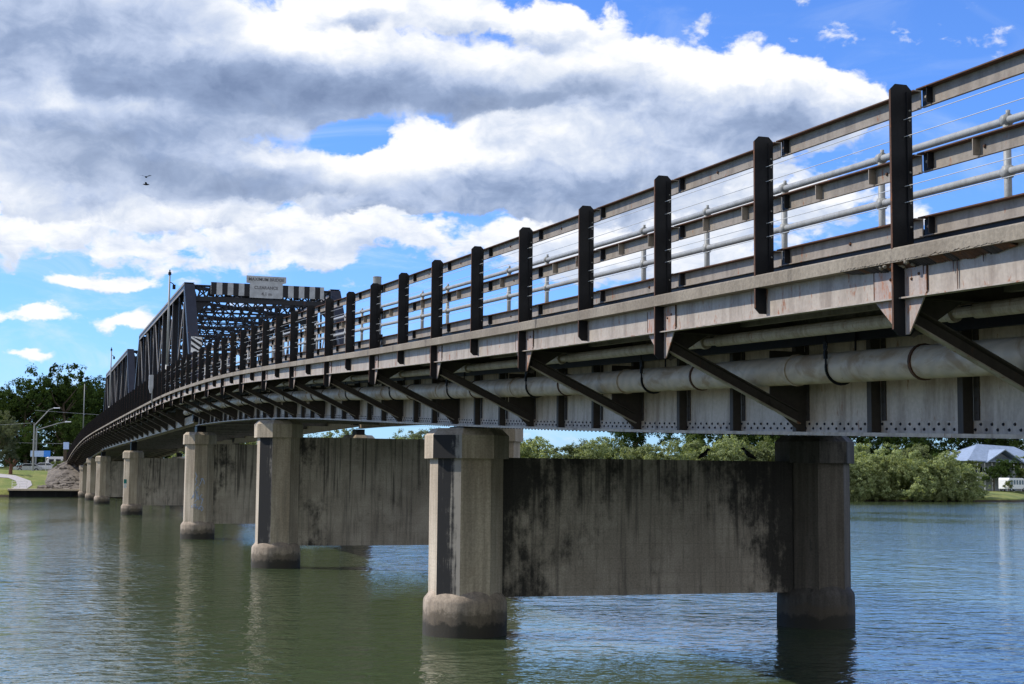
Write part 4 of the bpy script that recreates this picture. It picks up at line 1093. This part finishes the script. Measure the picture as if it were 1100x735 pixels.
# ------------------------------------------------------------------ trees
def make_tree_mesh(kind, seed):
    rnd = random.Random(seed); crown = MB(); trunk = MB()
    if kind == 'mangrove':      # bushy to the water, 9 m high, 9 m wide (unit: metres)
        H = 8.5; blob_leaves(crown, (0, 0, 4.4), 5.0, 4.0, 4.4, 13000, .20, rnd, lobes=24)
        blob_leaves(crown, (0, -2.2, 1.6), 4.6, 1.8, 1.7, 5000, .19, rnd, lobes=14)
        limbs = 9; th = 4.0
    elif kind == 'tall':        # 17 m broad evergreen
        blob_leaves(crown, (0, 0, 9.3), 6.0, 5.4, 6.2, 13000, .23, rnd, lobes=24, clump=.62); limbs = 9; th = 9
        blob_leaves(crown, (0, -2.5, 4.0), 5.2, 3.0, 3.4, 4500, .23, rnd, lobes=10, clump=.6)
    elif kind == 'open':        # sparse gum with gaps
        blob_leaves(crown, (0, 0, 12.5), 3.8, 3.4, 5.0, 2100, .24, rnd, lobes=13); limbs = 12; th = 11
    else:                       # small rounded tree
        blob_leaves(crown, (0, 0, 4.6), 3.4, 3.2, 2.7, 5000, .19, rnd, lobes=12); limbs = 7; th = 4
    r0 = .10+.028*th
    pts = [Vector((0, 0, -.5))]
    for i in range(1, 5): pts.append(Vector((rnd.gauss(0, .12*i), rnd.gauss(0, .12*i), -.5+(th+.5)*i/4)))
    for i in range(4): trunk.tube(pts[i], pts[i+1], r0*(1-.16*i), 8, r0*(1-.16*(i+1)))
    for k in range(limbs):
        f = rnd.uniform(.35, 1.0); b = pts[0].lerp(pts[4], f); an = rnd.uniform(0, 6.28); ln = th*rnd.uniform(.18, .34)
        mid = b+Vector((math.cos(an)*ln*.5, math.sin(an)*ln*.5, ln*.35)); en = mid+Vector((math.cos(an+.4)*ln*.4, math.sin(an+.4)*ln*.4, ln*.5))
        trunk.tube(b, mid, r0*.42, 6, r0*.28); trunk.tube(mid, en, r0*.28, 5, r0*.08)
    return crown, trunk
TREES = {}
def tree_proto(kind, var, leaf):
    key = (kind, var, leaf)
    if key in TREES: return TREES[key]
    c, t = make_tree_mesh(kind, 100*var+len(kind)); col_me = []
    for mb, nm, mt in ((c, 'crown', M[leaf]), (t, 'trunk', M['bark'])):
        me = bpy.data.meshes.new(nm); me.from_pydata(mb.v, [], mb.f); me.materials.append(mt); me.update(); col_me.append(me)
    TREES[key] = col_me; return col_me
def tree(name, kind, var, leaf, loc, s, rz, label, group, cat='tree', sz=1.0):
    cm, tm = tree_proto(kind, var, leaf)
    root = empty(name, loc, label, cat, group, rz); root.scale = (s, s, s*sz)
    for nm, me in (('crown', cm), ('trunk', tm)):
        o = bpy.data.objects.new(nm, me); col.objects.link(o); o.parent = root
    return root
rt = random.Random(21)
# left bank: high dark evergreens
lbl = 'dark broad evergreen in the tall tree mass behind the far bank lawn'
GL = 'dark evergreens behind the far bank lawn'
for (x, y, s, v_) in [(-22, 256, 1.0, 1), (-14, 262, 1.02, 2), (-7, 258, .98, 3), (-1, 264, 1.05, 1), (5.5, 268, 1.12, 2), (12, 270, 1.08, 3), (19, 272, 1.05, 1), (26, 270, 1.0, 2), (33, 272, .95, 3), (-2.5, 276, 1.15, 2), (9, 282, 1.12, 1), (16, 285, 1.05, 3), (-12, 278, 1.1, 3), (-20, 282, 1.1, 1), (-5, 250, .62, 2), (1.8, 253, .6, 3), (8, 255, .62, 1), (14, 258, .6, 2)]:
    tree('evergreen_tree', 'tall', v_, 'leaf_dark', (x, y, 3.4), s*(.98 if x > 3 else .84), rt.uniform(0, 6.3), lbl, GL)
tree('feathery_tree', 'open', 1, 'leaf_dark', (6.6, 264, 4), 1.0, .5, 'thin feathery treetop poking above the dark trees left of the bridge', None)
tree('feathery_tree', 'open', 2, 'leaf_dark', (.8, 262, 4), .93, 2.5, 'spiky treetop above the dark trees, left of the feathery one', None)
tree('grey_green_tree', 'tall', 2, 'leaf_grey', (-3.4, 243, 3.6), .55, 1.0, 'paler grey green tree at the left edge in front of the dark trees', None)
tree('roadside_shrub', 'round', 1, 'leaf_mid', (5.2, 233.5, 3.3), .24, .3, 'bright green shrub on the slope just left of the bridge end', None, 'shrub')
# mangroves along the far shore, right
spec = []
x = 24.0
while x < 149:
    spec.append(x); x += rt.uniform(4.2, 6.2)
for i, x in enumerate(spec):
    y = shore(x)+.2+rt.uniform(-.6, .8)
    hidden = x < 122
    s = rt.uniform(.84, 1.02)*(1.08 if x < 122 else .98)
    if x > 147: s *= .8
    lab = 'sunlit yellow green mangrove on the far shore, seen in the gap under the bridge' if hidden else None
    if not hidden:
        lab = ['tall mangrove just right of the nearest pier\'s right column', 'dense mangrove in the clump right of the nearest pier, second from the column', 'rounded mangrove in the middle of the clump right of the nearest pier', 'mangrove in the right half of the clump, before the house roof', 'mangrove below the left slope of the pale house roof', 'low mangrove at the right end of the clump beside the lawn'][min(5, int((x-122)/5.2))]
    tree('mangrove', 'mangrove', 1+i % 4, 'leaf_mang', (x, y, -.1), s, rt.uniform(-.5, .5), lab, 'mangroves along the far shore')
for i in range(13):
    x = 30+i*9.5+rt.uniform(-2, 2)
    tree('bank_tree', 'tall', 1+i % 3, 'leaf_mid' if i % 3 else 'leaf_grey', (x, shore(x)+22+rt.uniform(-4, 8), 1.6), rt.uniform(.50, .62), rt.uniform(0, 6), 'olive green tree standing behind the mangroves under the bridge', 'olive trees behind the mangroves')
for i in range(16):
    x = 120+i*8.5+rt.uniform(-2, 2)
    tree('background_tree', 'tall', 1+i % 3, 'leaf_dark', (x, 272+rt.uniform(0, 16)+(6 if x > 150 else 0), 1.6), rt.uniform(.95, 1.12), rt.uniform(0, 6), 'dark tree in the row behind the pale house and mangroves', 'dark trees behind the house')
for (x, y, s) in ((93, 300, .72), (99, 305, .7), (87, 310, .68)):
    tree('distant_tree', 'round', 2, 'leaf_dark', (x, y, 1.6), s*2.2, 1.0, 'distant dark rounded treetop against the sky under the nearest girder', 'distant rounded treetops')
tree('garden_tree', 'round', 1, 'leaf_dark', (179.0, 246.0, 1.6), .62, .4, 'small dark garden tree in front of the pale house', None)
for i, (x_, y_, s_) in enumerate(((148, 218, .7), (142, 217, .85), (134, 217, .9), (126, 216, .9))):
    tree('mangrove', 'mangrove', 1+i % 4, 'leaf_mang', (x_, y_, .8), s_*1.12, i*1.3, 'mangrove in the second row, behind the clump right of the nearest pier', 'mangroves in the second row on the right')
for i, (x_, y_, s_) in enumerate(((174.8, 250, .5), (169, 250, .62), (187.6, 248.5, .40), (192.5, 246, .52))):
    tree('garden_tree', 'round', 1+i % 3, 'leaf_dark' if i % 2 else 'leaf_mid', (x_, y_, 1.6), s_*1.5, i*1.9, ['green tree before the left corner of the pale house', 'dark tree left of the pale house, over the mangroves', 'green tree before the right half of the pale house', 'dark tree at the right edge before the house verandah'][i], None)
tree('garden_shrub', 'round', 3, 'leaf_mid', (178.6, 241, 1.4), .30, .4, 'dark round shrub in front of the white motorhome', None, 'shrub')
tree('garden_tree', 'round', 2, 'leaf_dark', (182.6, 247.5, 1.6), .8, 3.0, 'dark garden tree covering the middle of the pale house', None)
tree('garden_tree', 'round', 3, 'leaf_mid', (190, 252, 1.6), .95, 2.4, 'pale leaved tree at the right edge beside the house', None)

# ------------------------------------------------------------------ house
hs = empty('house', (186, 254, 1.6), 'pale blue roofed white house with verandah behind the lawn at the right', 'house')
def hb(name, mat, fn): q = MB(); fn(q); return q.build(name, mat, hs)
hb('wall', M['housewall'], lambda q: (q.box(178, 195, 252, 262, 1.5, 7.2), q.prism([(181.2, 251.9, 7.2), (188.4, 251.9, 7.2), (184.6, 251.9, 9.3)], (0, .09, 0))))
def roofm(q):
    q.hexa([(176.2, 250.2, 7.3), (196, 250.2, 7.0), (192, 257, 10.3), (183.2, 257, 10.7), (176.2, 250.2, 7.5), (196, 250.2, 7.2), (192, 257, 10.5), (183.2, 257, 10.9)])
    q.hexa([(176.2, 264, 7.3), (196, 264, 7.0), (192, 257.01, 10.3), (183.2, 257.01, 10.7), (176.2, 264, 7.5), (196, 264, 7.2), (192, 257.01, 10.5), (183.2, 257.01, 10.9)])
    q.prism([(176.2, 250.2, 7.4), (183.2, 257, 10.8), (176.2, 264, 7.4)], (.05, 0, .02))
    q.prism([(180.4, 249.8, 7.0), (184.6, 249.8, 9.55), (184.6, 249.8, 9.75), (180.2, 249.8, 7.15)], (0, 5.5, 0)); q.prism([(189.0, 249.8, 7.0), (184.61, 249.8, 9.55), (184.61, 249.8, 9.75), (189.2, 249.8, 7.15)], (0, 5.5, 0))
roof = hb('roof', M['roof'], roofm)
for x in (179.2, 182.4, 185.6, 188.8, 192):
    wdw = hb('window', M['glass'], lambda q: q.box(x, x+1.5, 251.93, 251.99, 4.7, 6.3))
    q = MB(); q.box(x-.1, x+1.6, 251.95, 251.985, 4.55, 4.66); q.box(x+.7, x+.8, 251.90, 251.925, 4.7, 6.3); q.build('frame', M['white'], wdw)
hb('verandah', M['white'], lambda q: [q.box(178.5, 194, 250.4, 251.9, 3.9, 4.05), q.box(178.5, 194, 250.4, 250.45, 4.95, 5.05)]+[q.box(178.5+i*1.7, 178.62+i*1.7, 250.46, 250.56, 1.5, 7.0) for i in range(10)]+[q.box(178.6+i*.25, 178.64+i*.25, 250.41, 250.44, 4.06, 4.94) for i in range(60)])

# ------------------------------------------------------------------ birds
def bird(loc, rz, label, flying=False, s=1.0):
    root = empty('bird', loc, label, 'bird', None, rz); root.scale = (s, s, s)
    bm = bmesh.new(); me = bpy.data.meshes.new('body')
    # body, neck, head, tail as one skinned chain
    if flying: ch = [((-.24, 0, .0), .03, .015), ((-.1, 0, .0), .06, .05), ((.03, 0, .01), .075, .065), ((.13, 0, .02), .05, .05), ((.19, 0, .03), .035, .035), ((.25, 0, .025), .008, .008)]
    else: ch = [((-.20, 0, .04), .028, .01), ((-.10, 0, .10), .05, .035), ((-.02, 0, .15), .07, .065), ((.05, 0, .20), .06, .055), ((.08, 0, .265), .036, .036), ((.115, 0, .275), .033, .033), ((.17, 0, .268), .008, .008)]
    rings = []
    for (c, ry, rz2) in ch:
        rings.append([bm.verts.new((c[0], math.cos(math.tau*i/8)*ry, c[2]+math.sin(math.tau*i/8)*rz2)) for i in range(8)])
    for a, b in zip(rings, rings[1:]):
        for i in range(8): bm.faces.new([a[i], a[(i+1) % 8], b[(i+1) % 8], b[i]])
    bm.faces.new(rings[0]); bm.faces.new(rings[-1])
    bmesh.ops.recalc_face_normals(bm, faces=bm.faces); bm.to_mesh(me); bm.free(); me.materials.append(M['feather'])
    o = bpy.data.objects.new('body', me); col.objects.link(o); o.parent = root
    for s_ in (-1, 1):
        q = MB()
        if flying: q.prism([(.06, s_*.04, .04), (.02, s_*.28, .14), (-.06, s_*.42, .10), (-.12, s_*.25, .10), (-.08, s_*.05, .03)], (0, 0, .008))
        else: q.prism([(.04, s_*.064, .20), (-.06, s_*.066, .17), (-.21, s_*.03, .055), (-.10, s_*.066, .10), (.02, s_*.068, .13)], (0, s_*.006, 0))
        wo = q.build('wing', M['feather']); wo.parent = root
        if not flying:
            q = MB(); q.tube((0, s_*.025, .0), (0, s_*.03, .12), .006, 5); q.tube((-.01, s_*.025, .004), (.04, s_*.025, .004), .005, 5); lo = q.build('leg', M['feather']); lo.parent = root
wt = E(28.9)-1.54-.57
bird((13.72, 28.72, wt), R(10), 'black crow standing upright on the wall of the nearest pier', s=.85)
bird((14.75, 28.75, wt), R(172), 'black crow crouching at the right end of the same wall', s=.95)
bird((4.30, 60, 14.9), R(70), 'upper dark bird flying beneath the clouds at the left', True, .55)
bird((4.31, 60, 14.6), R(160), 'lower dark bird flying beneath the clouds at the left', True, .55)
